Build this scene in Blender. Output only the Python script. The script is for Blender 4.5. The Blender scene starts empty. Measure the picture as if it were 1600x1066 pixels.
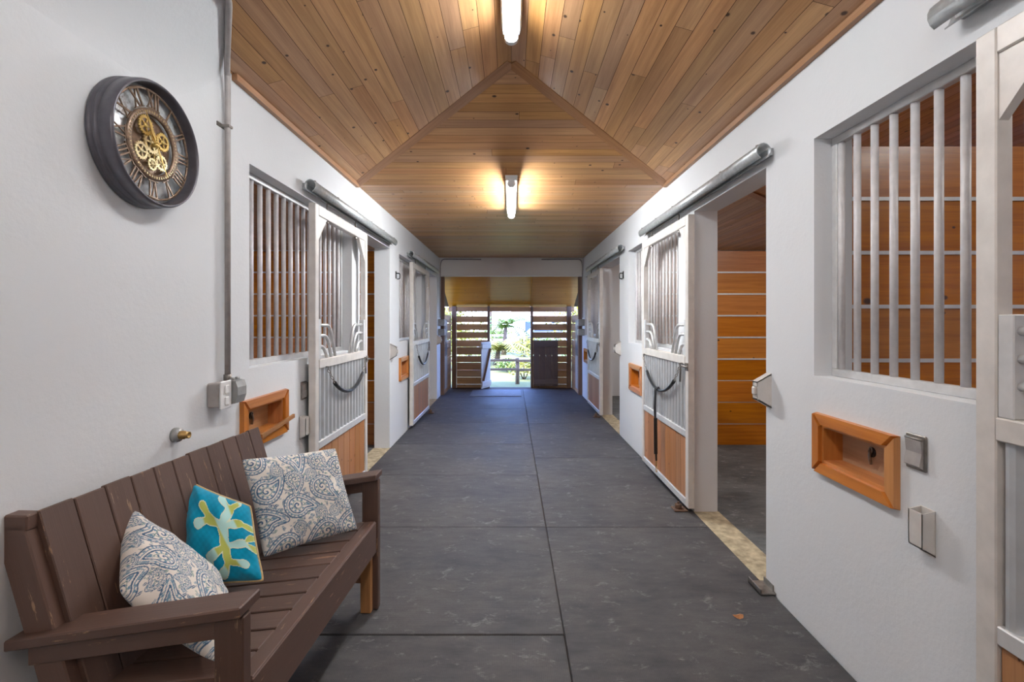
import bpy, bmesh, math, random
import numpy as np
from mathutils import Vector, Matrix
R = random.Random(7)
C = bpy.context.scene.collection
PI = math.pi
W, EYE = 1.43, 1.48            # half width of the aisle, camera height
WT = 0.18                      # wall thickness
EAVE, RIDGE, HIP, APEX, BEAM = 2.746, 3.146, 4.56, 3.18, 9.80
ENDY = 11.2

# ------------------------------------------------------------------ materials
def nmat(name):
    m = bpy.data.materials.new(name); m.use_nodes = True
    nt = m.node_tree; b = nt.nodes['Principled BSDF']
    return m, nt, b
def N(nt, t, **kw):
    n = nt.nodes.new(t)
    for k, v in kw.items():
        if k.startswith('i_'):
            n.inputs[k[2:].replace('_', ' ')].default_value = v
        else: setattr(n, k, v)
    return n
def L(nt, a, b): nt.links.new(a, b)
def ramp(nt, fac, stops, interp='LINEAR'):
    r = nt.nodes.new('ShaderNodeValToRGB'); r.color_ramp.interpolation = interp
    e = r.color_ramp.elements
    while len(e) < len(stops): e.new(0.5)
    for el, (p, c) in zip(e, stops):
        el.position = p; el.color = (*c, 1) if len(c) == 3 else c
    if fac is not None: L(nt, fac, r.inputs[0])
    return r
def mix(nt, fac, a, b, mode='MIX'):
    n = nt.nodes.new('ShaderNodeMix'); n.data_type = 'RGBA'; n.blend_type = mode
    for i, v in ((0, fac), (6, a), (7, b)):
        if isinstance(v, (int, float)): n.inputs[i].default_value = v
        elif isinstance(v, (tuple, list)): n.inputs[i].default_value = (*v, 1)
        else: L(nt, v, n.inputs[i])
    return n.outputs[2]
def math_(nt, op, a, b=None, clamp=False):
    n = nt.nodes.new('ShaderNodeMath'); n.operation = op; n.use_clamp = clamp
    for i, v in ((0, a), (1, b)):
        if v is None: continue
        if isinstance(v, (int, float)): n.inputs[i].default_value = v
        else: L(nt, v, n.inputs[i])
    return n.outputs[0]
def bump(nt, b, h, strength=0.3, dist=0.01):
    n = N(nt, 'ShaderNodeBump'); n.inputs['Strength'].default_value = strength; n.inputs['Distance'].default_value = dist
    L(nt, h, n.inputs['Height']); L(nt, n.outputs[0], b.inputs['Normal'])
def noise(nt, vec, scale, detail=4, rough=0.55, dist=0.0):
    n = N(nt, 'ShaderNodeTexNoise'); n.inputs['Scale'].default_value = scale; n.inputs['Detail'].default_value = detail
    n.inputs['Roughness'].default_value = rough; n.inputs['Distortion'].default_value = dist
    if vec is not None: L(nt, vec, n.inputs['Vector'])
    return n.outputs['Fac']
def scaled(nt, vec, s):
    n = N(nt, 'ShaderNodeMapping'); n.inputs['Scale'].default_value = s; L(nt, vec, n.inputs['Vector']); return n.outputs[0]
def objco(nt): return N(nt, 'ShaderNodeTexCoord').outputs['Object']

def plain(name, col, rough=0.5, metal=0.0, var=0.08, scale=14, bmp=0.0, spec=None, coat=0.0):
    m, nt, b = nmat(name)
    f = noise(nt, objco(nt), scale, 5)
    d = tuple(c * (1 - var * 2) for c in col); l = tuple(min(1, c * (1 + var)) for c in col)
    L(nt, ramp(nt, f, [(0.3, d), (0.7, l)]).outputs[0], b.inputs['Base Color'])
    b.inputs['Roughness'].default_value = rough; b.inputs['Metallic'].default_value = metal
    if coat: b.inputs['Coat Weight'].default_value = coat
    if spec is not None: b.inputs['Specular IOR Level'].default_value = spec
    if bmp: bump(nt, b, f, bmp, 0.004)
    return m

def wood(name, light, dark, knot=None, rough=0.5, tone=0.35, spec=0.5, grain=1.0, paint=None, coat=0.0, knotscale=4.0):
    m, nt, b = nmat(name)
    v = N(nt, 'ShaderNodeAttribute', attribute_name='wco').outputs['Vector']
    r = N(nt, 'ShaderNodeAttribute', attribute_name='rnd').outputs['Fac']
    g1 = noise(nt, scaled(nt, v, (1.1, 26, 26)), 1.0, 5, 0.6, 0.6)
    g2 = noise(nt, scaled(nt, v, (5, 150, 150)), 1.0, 3)
    g = math_(nt, 'ADD', math_(nt, 'MULTIPLY', g1, 0.72), math_(nt, 'MULTIPLY', g2, 0.28))
    base = ramp(nt, g, [(0.34, dark), (0.66, light)]).outputs[0]
    val = math_(nt, 'ADD', 1 - tone / 2, math_(nt, 'MULTIPLY', r, tone))
    hs = N(nt, 'ShaderNodeHueSaturation'); L(nt, base, hs.inputs['Color']); L(nt, val, hs.inputs['Value'])
    L(nt, math_(nt, 'ADD', 0.496, math_(nt, 'MULTIPLY', math_(nt, 'FRACT', math_(nt, 'MULTIPLY', r, 7.3)), 0.008)), hs.inputs['Hue'])
    L(nt, math_(nt, 'ADD', 0.9, math_(nt, 'MULTIPLY', math_(nt, 'FRACT', math_(nt, 'MULTIPLY', r, 3.7)), 0.2)), hs.inputs['Saturation'])
    col = hs.outputs[0]
    if knot:
        vo = N(nt, 'ShaderNodeTexVoronoi', voronoi_dimensions='2D'); vo.inputs['Scale'].default_value = knotscale
        L(nt, scaled(nt, v, (1, 1.35, 1)), vo.inputs['Vector'])
        sp = N(nt, 'ShaderNodeSeparateColor'); L(nt, vo.outputs['Color'], sp.inputs[0])
        lim = math_(nt, 'MULTIPLY', math_(nt, 'POWER', sp.outputs[0], 2.0), 0.075)
        k = math_(nt, 'SUBTRACT', 1.0, math_(nt, 'DIVIDE', vo.outputs['Distance'], math_(nt, 'ADD', lim, 0.004)), True)
        kk = ramp(nt, k, [(0.0, (0, 0, 0)), (0.45, (1, 1, 1))]).outputs[0]
        col = mix(nt, kk, col, knot)
    if paint:   # chipped paint: wood shows only where a sharp noise peaks
        pn = noise(nt, scaled(nt, v, (6, 40, 40)), 1.0, 6, 0.7)
        w = ramp(nt, pn, [(0.625, (0, 0, 0)), (0.66, (1, 1, 1))]).outputs[0]
        pv = N(nt, 'ShaderNodeHueSaturation'); L(nt, val, pv.inputs['Value'])
        L(nt, mix(nt, g, tuple(c * 0.75 for c in paint), tuple(min(1, c * 1.25) for c in paint)), pv.inputs['Color'])
        col = mix(nt, w, pv.outputs[0], col)
    L(nt, col, b.inputs['Base Color'])
    b.inputs['Roughness'].default_value = rough; b.inputs['Specular IOR Level'].default_value = spec
    b.inputs['Coat Weight'].default_value = coat; b.inputs['Coat Roughness'].default_value = 0.15
    bump(nt, b, g, 0.18 * grain, 0.004)
    return m

def plaster(name, col):
    m, nt, b = nmat(name); o = objco(nt)
    f = noise(nt, o, 1.3, 4); h = noise(nt, o, 45, 6, 0.65); h2 = noise(nt, o, 9, 4)
    L(nt, ramp(nt, f, [(0.3, tuple(c * 0.965 for c in col)), (0.7, col)]).outputs[0], b.inputs['Base Color'])
    b.inputs['Roughness'].default_value = 0.75; b.inputs['Specular IOR Level'].default_value = 0.25
    bump(nt, b, math_(nt, 'ADD', h, math_(nt, 'MULTIPLY', h2, 1.5)), 0.22, 0.006)
    return m

def mat_rubber(name, dark, dusty):
    m, nt, b = nmat(name); o = objco(nt)
    big = noise(nt, o, 1.7, 5, 0.6, 0.4); mid = noise(nt, scaled(nt, o, (1, 3, 1)), 5, 6, 0.7); fine = noise(nt, o, 120, 3)
    dust = math_(nt, 'ADD', math_(nt, 'MULTIPLY', big, 0.6), math_(nt, 'MULTIPLY', mid, 0.4))
    c = ramp(nt, dust, [(0.38, dark), (0.62, dusty)]).outputs[0]
    c = mix(nt, math_(nt, 'MULTIPLY', fine, 0.5), c, tuple(x * 0.6 for x in dark))
    sx = N(nt, 'ShaderNodeSeparateXYZ'); L(nt, o, sx.inputs[0])
    wv = lambda s: math_(nt, 'SINE', math_(nt, 'MULTIPLY', sx.outputs[s], 2 * PI / 0.016))
    grid = math_(nt, 'MAXIMUM', math_(nt, 'POWER', math_(nt, 'ABSOLUTE', wv('X')), 0.4), math_(nt, 'POWER', math_(nt, 'ABSOLUTE', wv('Y')), 0.4))
    sc_ = noise(nt, scaled(nt, o, (1.0, 1.6, 1)), 7.5, 8, 0.78, 0.3)
    c = mix(nt, ramp(nt, sc_, [(0.565, (0, 0, 0)), (0.72, (0.75,) * 3)]).outputs[0], c, tuple(min(1, x * 2.2) for x in dusty))
    L(nt, c, b.inputs['Base Color'])
    L(nt, ramp(nt, big, [(0.3, (0.58,) * 3), (0.7, (0.74,) * 3)]).outputs[0], b.inputs['Roughness'])
    b.inputs['Specular IOR Level'].default_value = 0.35
    bump(nt, b, math_(nt, 'ADD', math_(nt, 'MULTIPLY', grid, 0.9), mid), 0.6, 0.005)
    return m

def emis(name, col, s):
    m, nt, b = nmat(name); b.inputs['Base Color'].default_value = (*col, 1)
    b.inputs['Emission Color'].default_value = (*col, 1); b.inputs['Emission Strength'].default_value = s
    f = noise(nt, objco(nt), 3, 2); L(nt, ramp(nt, f, [(0, (0.85,) * 3), (1, (1, 1, 1))]).outputs[0], b.inputs['Base Color'])
    return m

def vcol(name, rough=0.9, sheen=0.3):
    m, nt, b = nmat(name)
    a = N(nt, 'ShaderNodeAttribute', attribute_name='dye'); o = objco(nt)
    f = noise(nt, o, 420, 2)
    L(nt, mix(nt, 0.25, a.outputs['Color'], mix(nt, f, (0.35,) * 3, (0.65,) * 3), 'OVERLAY'), b.inputs['Base Color'])
    b.inputs['Roughness'].default_value = rough; b.inputs['Sheen Weight'].default_value = sheen; b.inputs['Specular IOR Level'].default_value = 0.15
    bump(nt, b, f, 0.25, 0.002)
    return m

M = dict(
    wall=plaster('white_plaster', (0.73, 0.75, 0.775)),
    beam=plaster('cream_plaster', (0.84, 0.81, 0.76)),
    ceil=wood('cedar_boards', (0.62, 0.345, 0.155), (0.41, 0.205, 0.082), knot=(0.07, 0.03, 0.012), rough=0.42, tone=0.30, coat=0.12),
    groove=plain('dark_groove', (0.05, 0.025, 0.012), 0.9),
    trim=wood('hip_trim', (0.44, 0.225, 0.095), (0.31, 0.15, 0.06), rough=0.45, tone=0.15),
    stall=wood('stall_planks', (0.58, 0.215, 0.03), (0.36, 0.11, 0.012), knot=(0.06, 0.02, 0.006), rough=0.34, tone=0.30, coat=0.25, knotscale=2.2),
    kick=wood('kick_boards', (0.47, 0.225, 0.10), (0.32, 0.14, 0.06), knot=(0.12, 0.045, 0.02), rough=0.5, tone=0.28),
    feed=wood('feed_box_wood', (0.62, 0.235, 0.04), (0.45, 0.145, 0.02), rough=0.35, tone=0.12, coat=0.2),
    feedin=wood('plywood_tan', (0.50, 0.29, 0.15), (0.38, 0.205, 0.10), rough=0.55, tone=0.1),
    bench=wood('brown_painted_wood', (0.38, 0.24, 0.15), (0.26, 0.15, 0.09), rough=0.42, tone=0.35, paint=(0.112, 0.064, 0.049), grain=1.6),
    rawwood=wood('bare_pine', (0.46, 0.24, 0.10), (0.30, 0.14, 0.055), rough=0.6, tone=0.2),
    shed=wood('shed_boards', (0.56, 0.33, 0.17), (0.38, 0.21, 0.10), knot=(0.05, 0.025, 0.012), rough=0.62, tone=0.4),
    shedpost=wood('shed_posts', (0.24, 0.14, 0.09), (0.15, 0.085, 0.06), rough=0.7, tone=0.2),
    ply=wood('varnished_ply', (0.62, 0.27, 0.06), (0.44, 0.165, 0.03), knot=(0.2, 0.07, 0.02), rough=0.3, tone=0.15, coat=0.25),
    backlitdoor=wood('backlit_door_boards', (0.17, 0.12, 0.115), (0.11, 0.08, 0.078), rough=0.6, tone=0.2),  # backlit shade of the door put into its board colour
    greydoor=wood('grey_painted_boards', (0.55, 0.50, 0.46), (0.44, 0.40, 0.37), rough=0.6, tone=0.12),
    alu=plain('painted_aluminium', (0.66, 0.665, 0.67), 0.38, 0.25, 0.05, 20),
    cream=plain('cream_painted_steel', (0.72, 0.685, 0.65), 0.42, 0.15, 0.06, 12),
    galv=plain('galvanised_steel', (0.50, 0.53, 0.545), 0.40, 0.45, 0.12, 30),
    corr=plain('ribbed_zinc_sheet', (0.60, 0.625, 0.65), 0.40, 0.45, 0.06, 9),
    bar=plain('bar_paint', (0.70, 0.68, 0.69), 0.42, 0.05, 0.06, 25),
    pipe=plain('zinc_pipe', (0.66, 0.665, 0.67), 0.36, 0.3, 0.08, 20),
    steel=plain('dull_steel', (0.30, 0.28, 0.26), 0.42, 0.85, 0.15, 40),
    rust=plain('rusty_steel', (0.20, 0.12, 0.08), 0.65, 0.5, 0.25, 60, 0.3),
    black=plain('black_strap', (0.02, 0.021, 0.024), 0.35, 0, 0.2, 60),
    hose=plain('black_hose', (0.018, 0.019, 0.021), 0.28, 0, 0.2, 40),
    conc=plain('bare_concrete', (0.44, 0.37, 0.25), 0.9, 0, 0.22, 18, 0.5),
    mat=mat_rubber('rubber_mat', (0.050, 0.049, 0.054), (0.128, 0.122, 0.122)),
    matl=mat_rubber('rubber_mat_pale', (0.13, 0.13, 0.145), (0.2, 0.2, 0.215)),
    stallmat=mat_rubber('stall_mat', (0.075, 0.085, 0.092), (0.22, 0.23, 0.235)),
    plate=plain('white_plastic', (0.78, 0.78, 0.78), 0.3, 0, 0.02),
    boxg=plain('grey_box_steel', (0.40, 0.37, 0.355), 0.5, 0.2, 0.08, 20),
    boxd=plain('grey_cover', (0.33, 0.335, 0.33), 0.45, 0.3, 0.08, 20),
    brass=plain('old_brass', (0.50, 0.33, 0.13), 0.4, 0.85, 0.2, 80),
    dark=plain('dark_hole', (0.015, 0.012, 0.01), 0.8),
    case=plain('clock_case', (0.125, 0.12, 0.14), 0.34, 0.3, 0.08, 30),
    gold=plain('gear_gold', (0.80, 0.58, 0.20), 0.3, 0.8, 0.08, 60),
    gold2=plain('gear_pale_gold', (0.85, 0.72, 0.42), 0.3, 0.75, 0.08, 60),
    bronze=plain('numeral_bronze', (0.26, 0.175, 0.12), 0.38, 0.45, 0.2, 70),
    housing=plain('fixture_housing', (0.72, 0.74, 0.75), 0.4, 0, 0.03),
    lamp=emis('fluorescent_lens', (0.95, 0.975, 1.0), 37.0),
    lamp2=emis('fluorescent_lens_bright', (0.95, 0.975, 1.0), 112.0),
    paisley=vcol('paisley_cotton'), blue=vcol('blue_cotton'),
    piping=plain('gold_piping', (0.60, 0.44, 0.22), 0.7, 0, 0.1, 90),
    grass=None, leafy=plain('leaf_green', (0.13, 0.21, 0.025), 0.5, 0, 0.3, 6),
    leafy2=plain('leaf_yellowgreen', (0.27, 0.26, 0.03), 0.5, 0, 0.3, 6),
    leafy3=plain('leaf_deep', (0.07, 0.17, 0.03), 0.5, 0, 0.3, 6),
    bark=plain('bark', (0.12, 0.08, 0.05), 0.9, 0, 0.3, 12, 0.5),
    house=plain('house_white', (0.6, 0.6, 0.62), 0.7, 0, 0.03),
    roof=plain('roof_tan', (0.50, 0.32, 0.22), 0.8, 0, 0.12, 20),
    glass=plain('window_dark', (0.05, 0.07, 0.09), 0.1, 0, 0.1),
    truck=plain('truck_paint', (0.30, 0.34, 0.42), 0.25, 0.2, 0.03),
    tyre=plain('tyre', (0.02, 0.02, 0.02), 0.8),
    pave=plain('pale_path', (0.55, 0.52, 0.46), 0.9, 0, 0.12, 4),
    fence=wood('ranch_rail', (0.22, 0.15, 0.10), (0.11, 0.075, 0.05), rough=0.8, tone=0.3),
    dryleaf=plain('dry_leaf', (0.42, 0.17, 0.06), 0.7, 0, 0.2, 80),
)
def _grass():
    m, nt, b = nmat('lawn'); o = objco(nt)
    f = noise(nt, o, 0.8, 6, 0.65); g = noise(nt, o, 25, 4)
    L(nt, mix(nt, g, ramp(nt, f, [(0.35, (0.09, 0.115, 0.03)), (0.65, (0.22, 0.20, 0.075))]).outputs[0], (0.17, 0.17, 0.045)), b.inputs['Base Color'])
    b.inputs['Roughness'].default_value = 0.9; bump(nt, b, g, 0.8, 0.03)
    return m
M['grass'] = _grass()
def _dial():
    m, nt, b = nmat('aged_mirror'); o = objco(nt)
    f = noise(nt, o, 16, 5, 0.65, 0.5)
    L(nt, ramp(nt, f, [(0.34, (0.20, 0.165, 0.14)), (0.46, (0.58, 0.62, 0.65)), (0.6, (0.80, 0.85, 0.88))]).outputs[0], b.inputs['Base Color'])
    b.inputs['Metallic'].default_value = 0.15; b.inputs['Roughness'].default_value = 0.3
    return m
M['dial'] = _dial()

# ------------------------------------------------------------------ mesh builder
WO = {}
class MB:
    def __init__(s): s.v = []; s.f = []; s.w = []; s.r = []; s.sm = []
    def face(s, idx, wco=None, rnd=0.5, smooth=False):
        s.f.append(tuple(idx)); s.r.append(rnd); s.sm.append(smooth)
        s.w.append(wco if wco else [tuple(s.v[i]) for i in idx])
    def pts(s, ps):
        n = len(s.v); s.v.extend([tuple(p) for p in ps]); return list(range(n, n + len(ps)))
    def obox(s, c, ex, ey, ez, rnd=None, chamfer=0.0):
        """oriented box: centre and three half-extent vectors; wood runs along the longest"""
        c = Vector(c); E = [Vector(ex), Vector(ey), Vector(ez)]
        rnd = R.random() if rnd is None else rnd
        ln = [e.length for e in E]; order = sorted(range(3), key=lambda i: -ln[i])
        off = (R.random() * 40, R.random() * 40, R.random() * 40)
        ch = [1.0] * 3
        def put(cs):
            ids = s.pts([c + E[0] * k[0] + E[1] * k[1] + E[2] * k[2] for k in cs])
            wc = []
            for k in cs:
                d = [k[i] * ln[i] for i in range(3)]
                wc.append((d[order[0]] + off[0], d[order[1]] + off[1], d[order[2]] + off[2]))
            return ids, wc
        if chamfer:
            a = [1 - min(0.49, chamfer / max(l, 1e-6)) for l in ln]
            def corner(sg, ax):   # the point of corner sg lying on the face normal to ax
                return tuple(sg[i] * (1.0 if i == ax else a[i]) for i in range(3))
            sg8 = [(x, y, z) for x in (-1, 1) for y in (-1, 1) for z in (-1, 1)]
            for ax in range(3):
                b1, b2 = [i for i in range(3) if i != ax]
                for sd in (-1, 1):
                    q = []
                    for (p, t) in ((-1, -1), (1, -1), (1, 1), (-1, 1)):
                        g = [0] * 3; g[ax] = sd; g[b1] = p; g[b2] = t; q.append(corner(g, ax))
                    ids, wc = put(q); s.face(ids, wc, rnd)
                # edges parallel to ax
                for p in (-1, 1):
                    for t in (-1, 1):
                        q = []
                        for sd, axs in ((-1, (b1, b2)), (1, (b2, b1))):
                            for fa in axs:
                                g = [0] * 3; g[ax] = sd; g[b1] = p; g[b2] = t
                                k = list(corner(g, fa)); q.append(tuple(k))
                        ids, wc = put(q); s.face(ids, wc, rnd)
            for g in sg8:
                ids, wc = put([corner(g, 0), corner(g, 1), corner(g, 2)]); s.face(ids, wc, rnd)
        else:
            for ax in range(3):
                b1, b2 = [i for i in range(3) if i != ax]
                for sd in (-1, 1):
                    q = []
                    for (p, t) in ((-1, -1), (1, -1), (1, 1), (-1, 1)):
                        g = [0] * 3; g[ax] = sd; g[b1] = p; g[b2] = t; q.append(tuple(g))
                    ids, wc = put(q); s.face(ids, wc, rnd)
        return s
    def box(s, x0, x1, y0, y1, z0, z1, rnd=None, chamfer=0.0):
        return s.obox(((x0 + x1) / 2, (y0 + y1) / 2, (z0 + z1) / 2), (abs(x1 - x0) / 2, 0, 0), (0, abs(y1 - y0) / 2, 0), (0, 0, abs(z1 - z0) / 2), rnd, chamfer)
    def bar(s, a, b, w, t, up=(0, 0, 1), rnd=None, chamfer=0.0):
        a, b = Vector(a), Vector(b); d = (b - a); x = d.normalized(); u = Vector(up)
        y = u.cross(x)
        if y.length < 1e-5: y = Vector((1, 0, 0)).cross(x)
        y.normalize(); z = x.cross(y)
        return s.obox((a + b) / 2, d / 2, y * w / 2, z * t / 2, rnd, chamfer)
    def tube(s, path, r, n=10, cap=True, rnd=0.5, closed=False):
        P = [Vector(p) for p in path]; rs = r if isinstance(r, (list, tuple)) else [r] * len(P)
        rings = []; prev = None
        for i, p in enumerate(P):
            if closed: t = (P[(i + 1) % len(P)] - P[i - 1]).normalized()
            else: t = (P[min(i + 1, len(P) - 1)] - P[max(i - 1, 0)]).normalized()
            if prev is None:
                a = Vector((0, 0, 1)) if abs(t.z) < 0.9 else Vector((1, 0, 0))
                n1 = a.cross(t).normalized()
            else: n1 = (prev - t * prev.dot(t)).normalized()
            prev = n1; n2 = t.cross(n1)
            rings.append(s.pts([p + (n1 * math.cos(2 * PI * k / n) + n2 * math.sin(2 * PI * k / n)) * rs[i] for k in range(n)]))
        m = len(rings)
        for i in range(m if closed else m - 1):
            a, b = rings[i], rings[(i + 1) % m]
            for k in range(n): s.face([a[k], a[(k + 1) % n], b[(k + 1) % n], b[k]], None, rnd, True)
        if cap and not closed: s.face(rings[0][::-1], None, rnd); s.face(rings[-1], None, rnd)
        return s
    def lathe(s, prof, n=48, M4=None, rnd=0.5, smooth=True, closed=False):
        """profile of (radius, height) turned about z"""
        M4 = M4 or Matrix()
        rings = [s.pts([M4 @ Vector((r * math.cos(2 * PI * k / n), r * math.sin(2 * PI * k / n), h)) for k in range(n)]) for r, h in prof]
        for i in range(len(rings) if closed else len(rings) - 1):
            a, b = rings[i], rings[(i + 1) % len(rings)]
            for k in range(n): s.face([a[k], a[(k + 1) % n], b[(k + 1) % n], b[k]], None, rnd, smooth)
        return s
    def prism(s, poly, dirv, rnd=None):
        """3D polygon extruded by a vector"""
        rnd = R.random() if rnd is None else rnd
        d = Vector(dirv); a = s.pts(poly); b = s.pts([Vector(p) + d for p in poly]); n = len(poly)
        s.face(a[::-1], None, rnd); s.face(b, None, rnd)
        for k in range(n): s.face([a[k], a[(k + 1) % n], b[(k + 1) % n], b[k]], None, rnd)
        return s
    def build(s, name, mat, parent=None, merge=False, local=False):
        me = bpy.data.meshes.new(name)
        if parent is not None: org = Vector((0, 0, 0)) if local else WO[parent]
        elif local: org = Vector((0, 0, 0))
        else:
            a = np.array(s.v); lo, hi = a.min(0), a.max(0)
            org = Vector(((lo[0] + hi[0]) / 2, (lo[1] + hi[1]) / 2, lo[2]))
        me.from_pydata([tuple(Vector(v) - org) for v in s.v], [], s.f)
        at = me.attributes.new('wco', 'FLOAT_VECTOR', 'CORNER')
        at.data.foreach_set('vector', np.array([c for w in s.w for p in w for c in p], dtype=np.float32))
        ar = me.attributes.new('rnd', 'FLOAT', 'FACE'); ar.data.foreach_set('value', np.array(s.r, dtype=np.float32))
        me.polygons.foreach_set('use_smooth', s.sm)
        bm = bmesh.new(); bm.from_mesh(me)
        if merge: bmesh.ops.remove_doubles(bm, verts=bm.verts, dist=1e-4)
        bmesh.ops.recalc_face_normals(bm, faces=bm.faces); bm.to_mesh(me); bm.free()
        me.materials.append(mat)
        o = bpy.data.objects.new(name, me); C.objects.link(o)
        if parent is not None: o.parent = parent
        else: o.location = org
        WO[o] = Vector((0, 0, 0)) if local else org
        return o

def tag(o, label=None, cat=None, group=None, kind=None):
    if label: o['label'] = label
    if cat: o['category'] = cat
    if group: o['group'] = group
    if kind: o['kind'] = kind
    return o
def root(name, loc, rot=None, local=False):
    o = bpy.data.objects.new(name, None); C.objects.link(o); o.location = loc; o.empty_display_size = 0.1
    if rot is not None: o.rotation_euler = rot
    WO[o] = Vector((0, 0, 0)) if local else Vector(loc)
    return o
def struct(mb, name, mat, merge=False): return tag(mb.build(name, mat, merge=merge), kind='structure')

# ------------------------------------------------------------------ the room shell
WZ0, WZ1 = 1.225, 2.345        # sill and head of the barred windows
DH = 2.345                     # doorway head
R_WIN = [(0.45, 2.328), (4.22, 6.02), (8.12, 9.55)]
R_DOOR = [(-1.2, 0.08), (2.766, 3.85), (6.51, 7.86)]
L_WIN = [(2.69, 4.42), (6.28, 7.85)]
L_DOOR = [(4.65, 5.79), (8.15, 9.47)]
R_FEED = [(1.81, 2.31, 0.785, 1.06), (5.36, 5.92, 0.67, 0.99), (9.05, 9.62, 0.70, 0.97)]
L_FEED = [(2.59, 3.12, 0.787, 1.06), (6.26, 6.79, 0.72, 1.02)]
FW = 0.052
def wall(name, s, wins, doors, feeds, ztop, y0=-3.0, y1=9.95):
    holes = [(a, b, WZ0, WZ1) for a, b in wins] + [(a, b, -0.1, DH) for a, b in doors] + [(a + FW, b - FW, c + FW, d - FW) for a, b, c, d in feeds]
    ys = sorted({y0, y1} | {v for h in holes for v in h[:2]}); zs = sorted({-0.1, ztop} | {v for h in holes for v in h[2:]})
    solid = lambda i, j: 0 <= i < len(ys) - 1 and 0 <= j < len(zs) - 1 and not any(h[0] <= (ys[i] + ys[i + 1]) / 2 <= h[1] and h[2] <= (zs[j] + zs[j + 1]) / 2 <= h[3] for h in holes)
    m = MB(); xa, xb = s * W, s * (W + WT)
    for i in range(len(ys) - 1):
        for j in range(len(zs) - 1):
            if not solid(i, j): continue
            a, b, c, d = ys[i], ys[i + 1], zs[j], zs[j + 1]
            for x in (xa, xb): m.face(m.pts([(x, a, c), (x, b, c), (x, b, d), (x, a, d)]))
            for di, dj, p in ((-1, 0, [(a, c), (a, d)]), (1, 0, [(b, c), (b, d)]), (0, -1, [(a, c), (b, c)]), (0, 1, [(a, d), (b, d)])):
                if not solid(i + di, j + dj):
                    m.face(m.pts([(xa, *p[0]), (xa, *p[1]), (xb, *p[1]), (xb, *p[0])]))
    return struct(m, name, M['wall'], merge=True)
wall('wall_right', 1, R_WIN, R_DOOR, R_FEED, EAVE + 0.12)
wall('wall_left', -1, L_WIN, L_DOOR, L_FEED, EAVE + 0.12)
# coved plaster between the clock wall and the edge of the ceiling boards
m = MB(); zc = RIDGE - (RIDGE - EAVE) / W * 1.16 + 0.01
zce = lambda x: RIDGE - (RIDGE - EAVE) / W * abs(x) + 0.008
ysec = [-3.0, 0.0, 1.2, 1.7, 2.04, 2.12, 2.20, 2.28, 2.36, 2.43, 2.495]; rows_ = []
for y in ysec:
    q = 0.0 if y <= 2.04 else (y - 2.04) / 0.455
    xe = -1.16 - 0.27 * q; z0 = 2.415 + (EAVE - 2.415) * q ** 1.3; ze = zce(xe)
    rows_.append(m.pts([(-1.4305 + (xe + 1.4305) * t ** 1.8, y, z0 + (ze - z0) * t) for t in [k / 10 for k in range(11)]]))
for a_, b_ in zip(rows_, rows_[1:]):
    for k in range(10): m.face([a_[k], a_[k + 1], b_[k + 1], b_[k]], None, .5, True)
cv = m; m = MB(); A_, B_, B2 = (-1.43, 2.50, 2.75), (-1.16, 2.04, zc), (-1.16, -3.0, zc)
m.prism([A_, B_, (-1.16, 2.04, 3.3), (-1.43, 2.50, 3.3)], (-0.02, -0.01, 0)); m.prism([B_, B2, (-1.16, -3.0, 3.3), (-1.16, 2.04, 3.3)], (-0.02, 0, 0))
struct(m, 'ceiling_edge', M['groove']); m = cv
struct(m, 'wall_left_cove', M['wall'])
# cross beam at the end of the aisle
struct(MB().box(-W - WT, W + WT, BEAM, BEAM + 0.16, 2.393, EAVE + 0.08), 'beam_end', M['beam'])

# unseen wall added behind the camera to keep sky light out
m = MB(); m.box(-5.4, 5.4, -3.1, -3.0, -0.1, 3.6)
struct(m, 'wall_sky_block', M['wall'])
# ceiling boards: thin boards with dark grooves between them
BW = 0.092
def strip(m, f, v0, v1, lo, hi, slack=0.0025):
    """f(u,v)->3D. one board strip between v0 and v1 from lo(v) to hi(v), cut into random lengths"""
    a0, a1, b0, b1 = lo(v0), lo(v1), hi(v0), hi(v1)
    s0, s1 = min(a0, a1), max(b0, b1)
    if s1 - s0 < 0.01: return
    cuts = []; u = s0 + R.uniform(0.3, 2.6)
    while u < s1 - 0.25: cuts.append(u); u += R.uniform(1.1, 3.4)
    cuts = [c for c in cuts if max(a0, a1) < c < min(b0, b1)]
    edges = [(a0, a1)] + [(c, c) for c in cuts] + [(b0, b1)]
    va, vb = v0 + slack / 2, v1 - slack / 2
    for k in range(len(edges) - 1):
        (p0, p1), (q0, q1) = edges[k], edges[k + 1]
        g = 0.0012
        cs = [(p0 + g, va), (q0 - g, va), (q1 - g, vb), (p1 + g, vb)]
        if cs[1][0] - cs[0][0] < 0.004 and cs[2][0] - cs[3][0] < 0.004: continue
        r = R.random(); o = (R.random() * 50, R.random() * 50, R.random() * 50)
        m.face(m.pts([f(*c) for c in cs]), [(c[0] + o[0], c[1] - v0 + o[1], o[2]) for c in cs], r)
slope = (RIDGE - EAVE) / W; ca = math.cos(math.atan(slope))
hipy = lambda x: APEX + (HIP - APEX) * abs(x) / W
def valley(x):      # near edge of the boards on the clock side
    if x < -1.16: return 2.04 + (2.49 - 2.04) * (-1.16 - x) / 0.27
    return -3.0
nb = int(W / ca / BW) + 1
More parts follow.
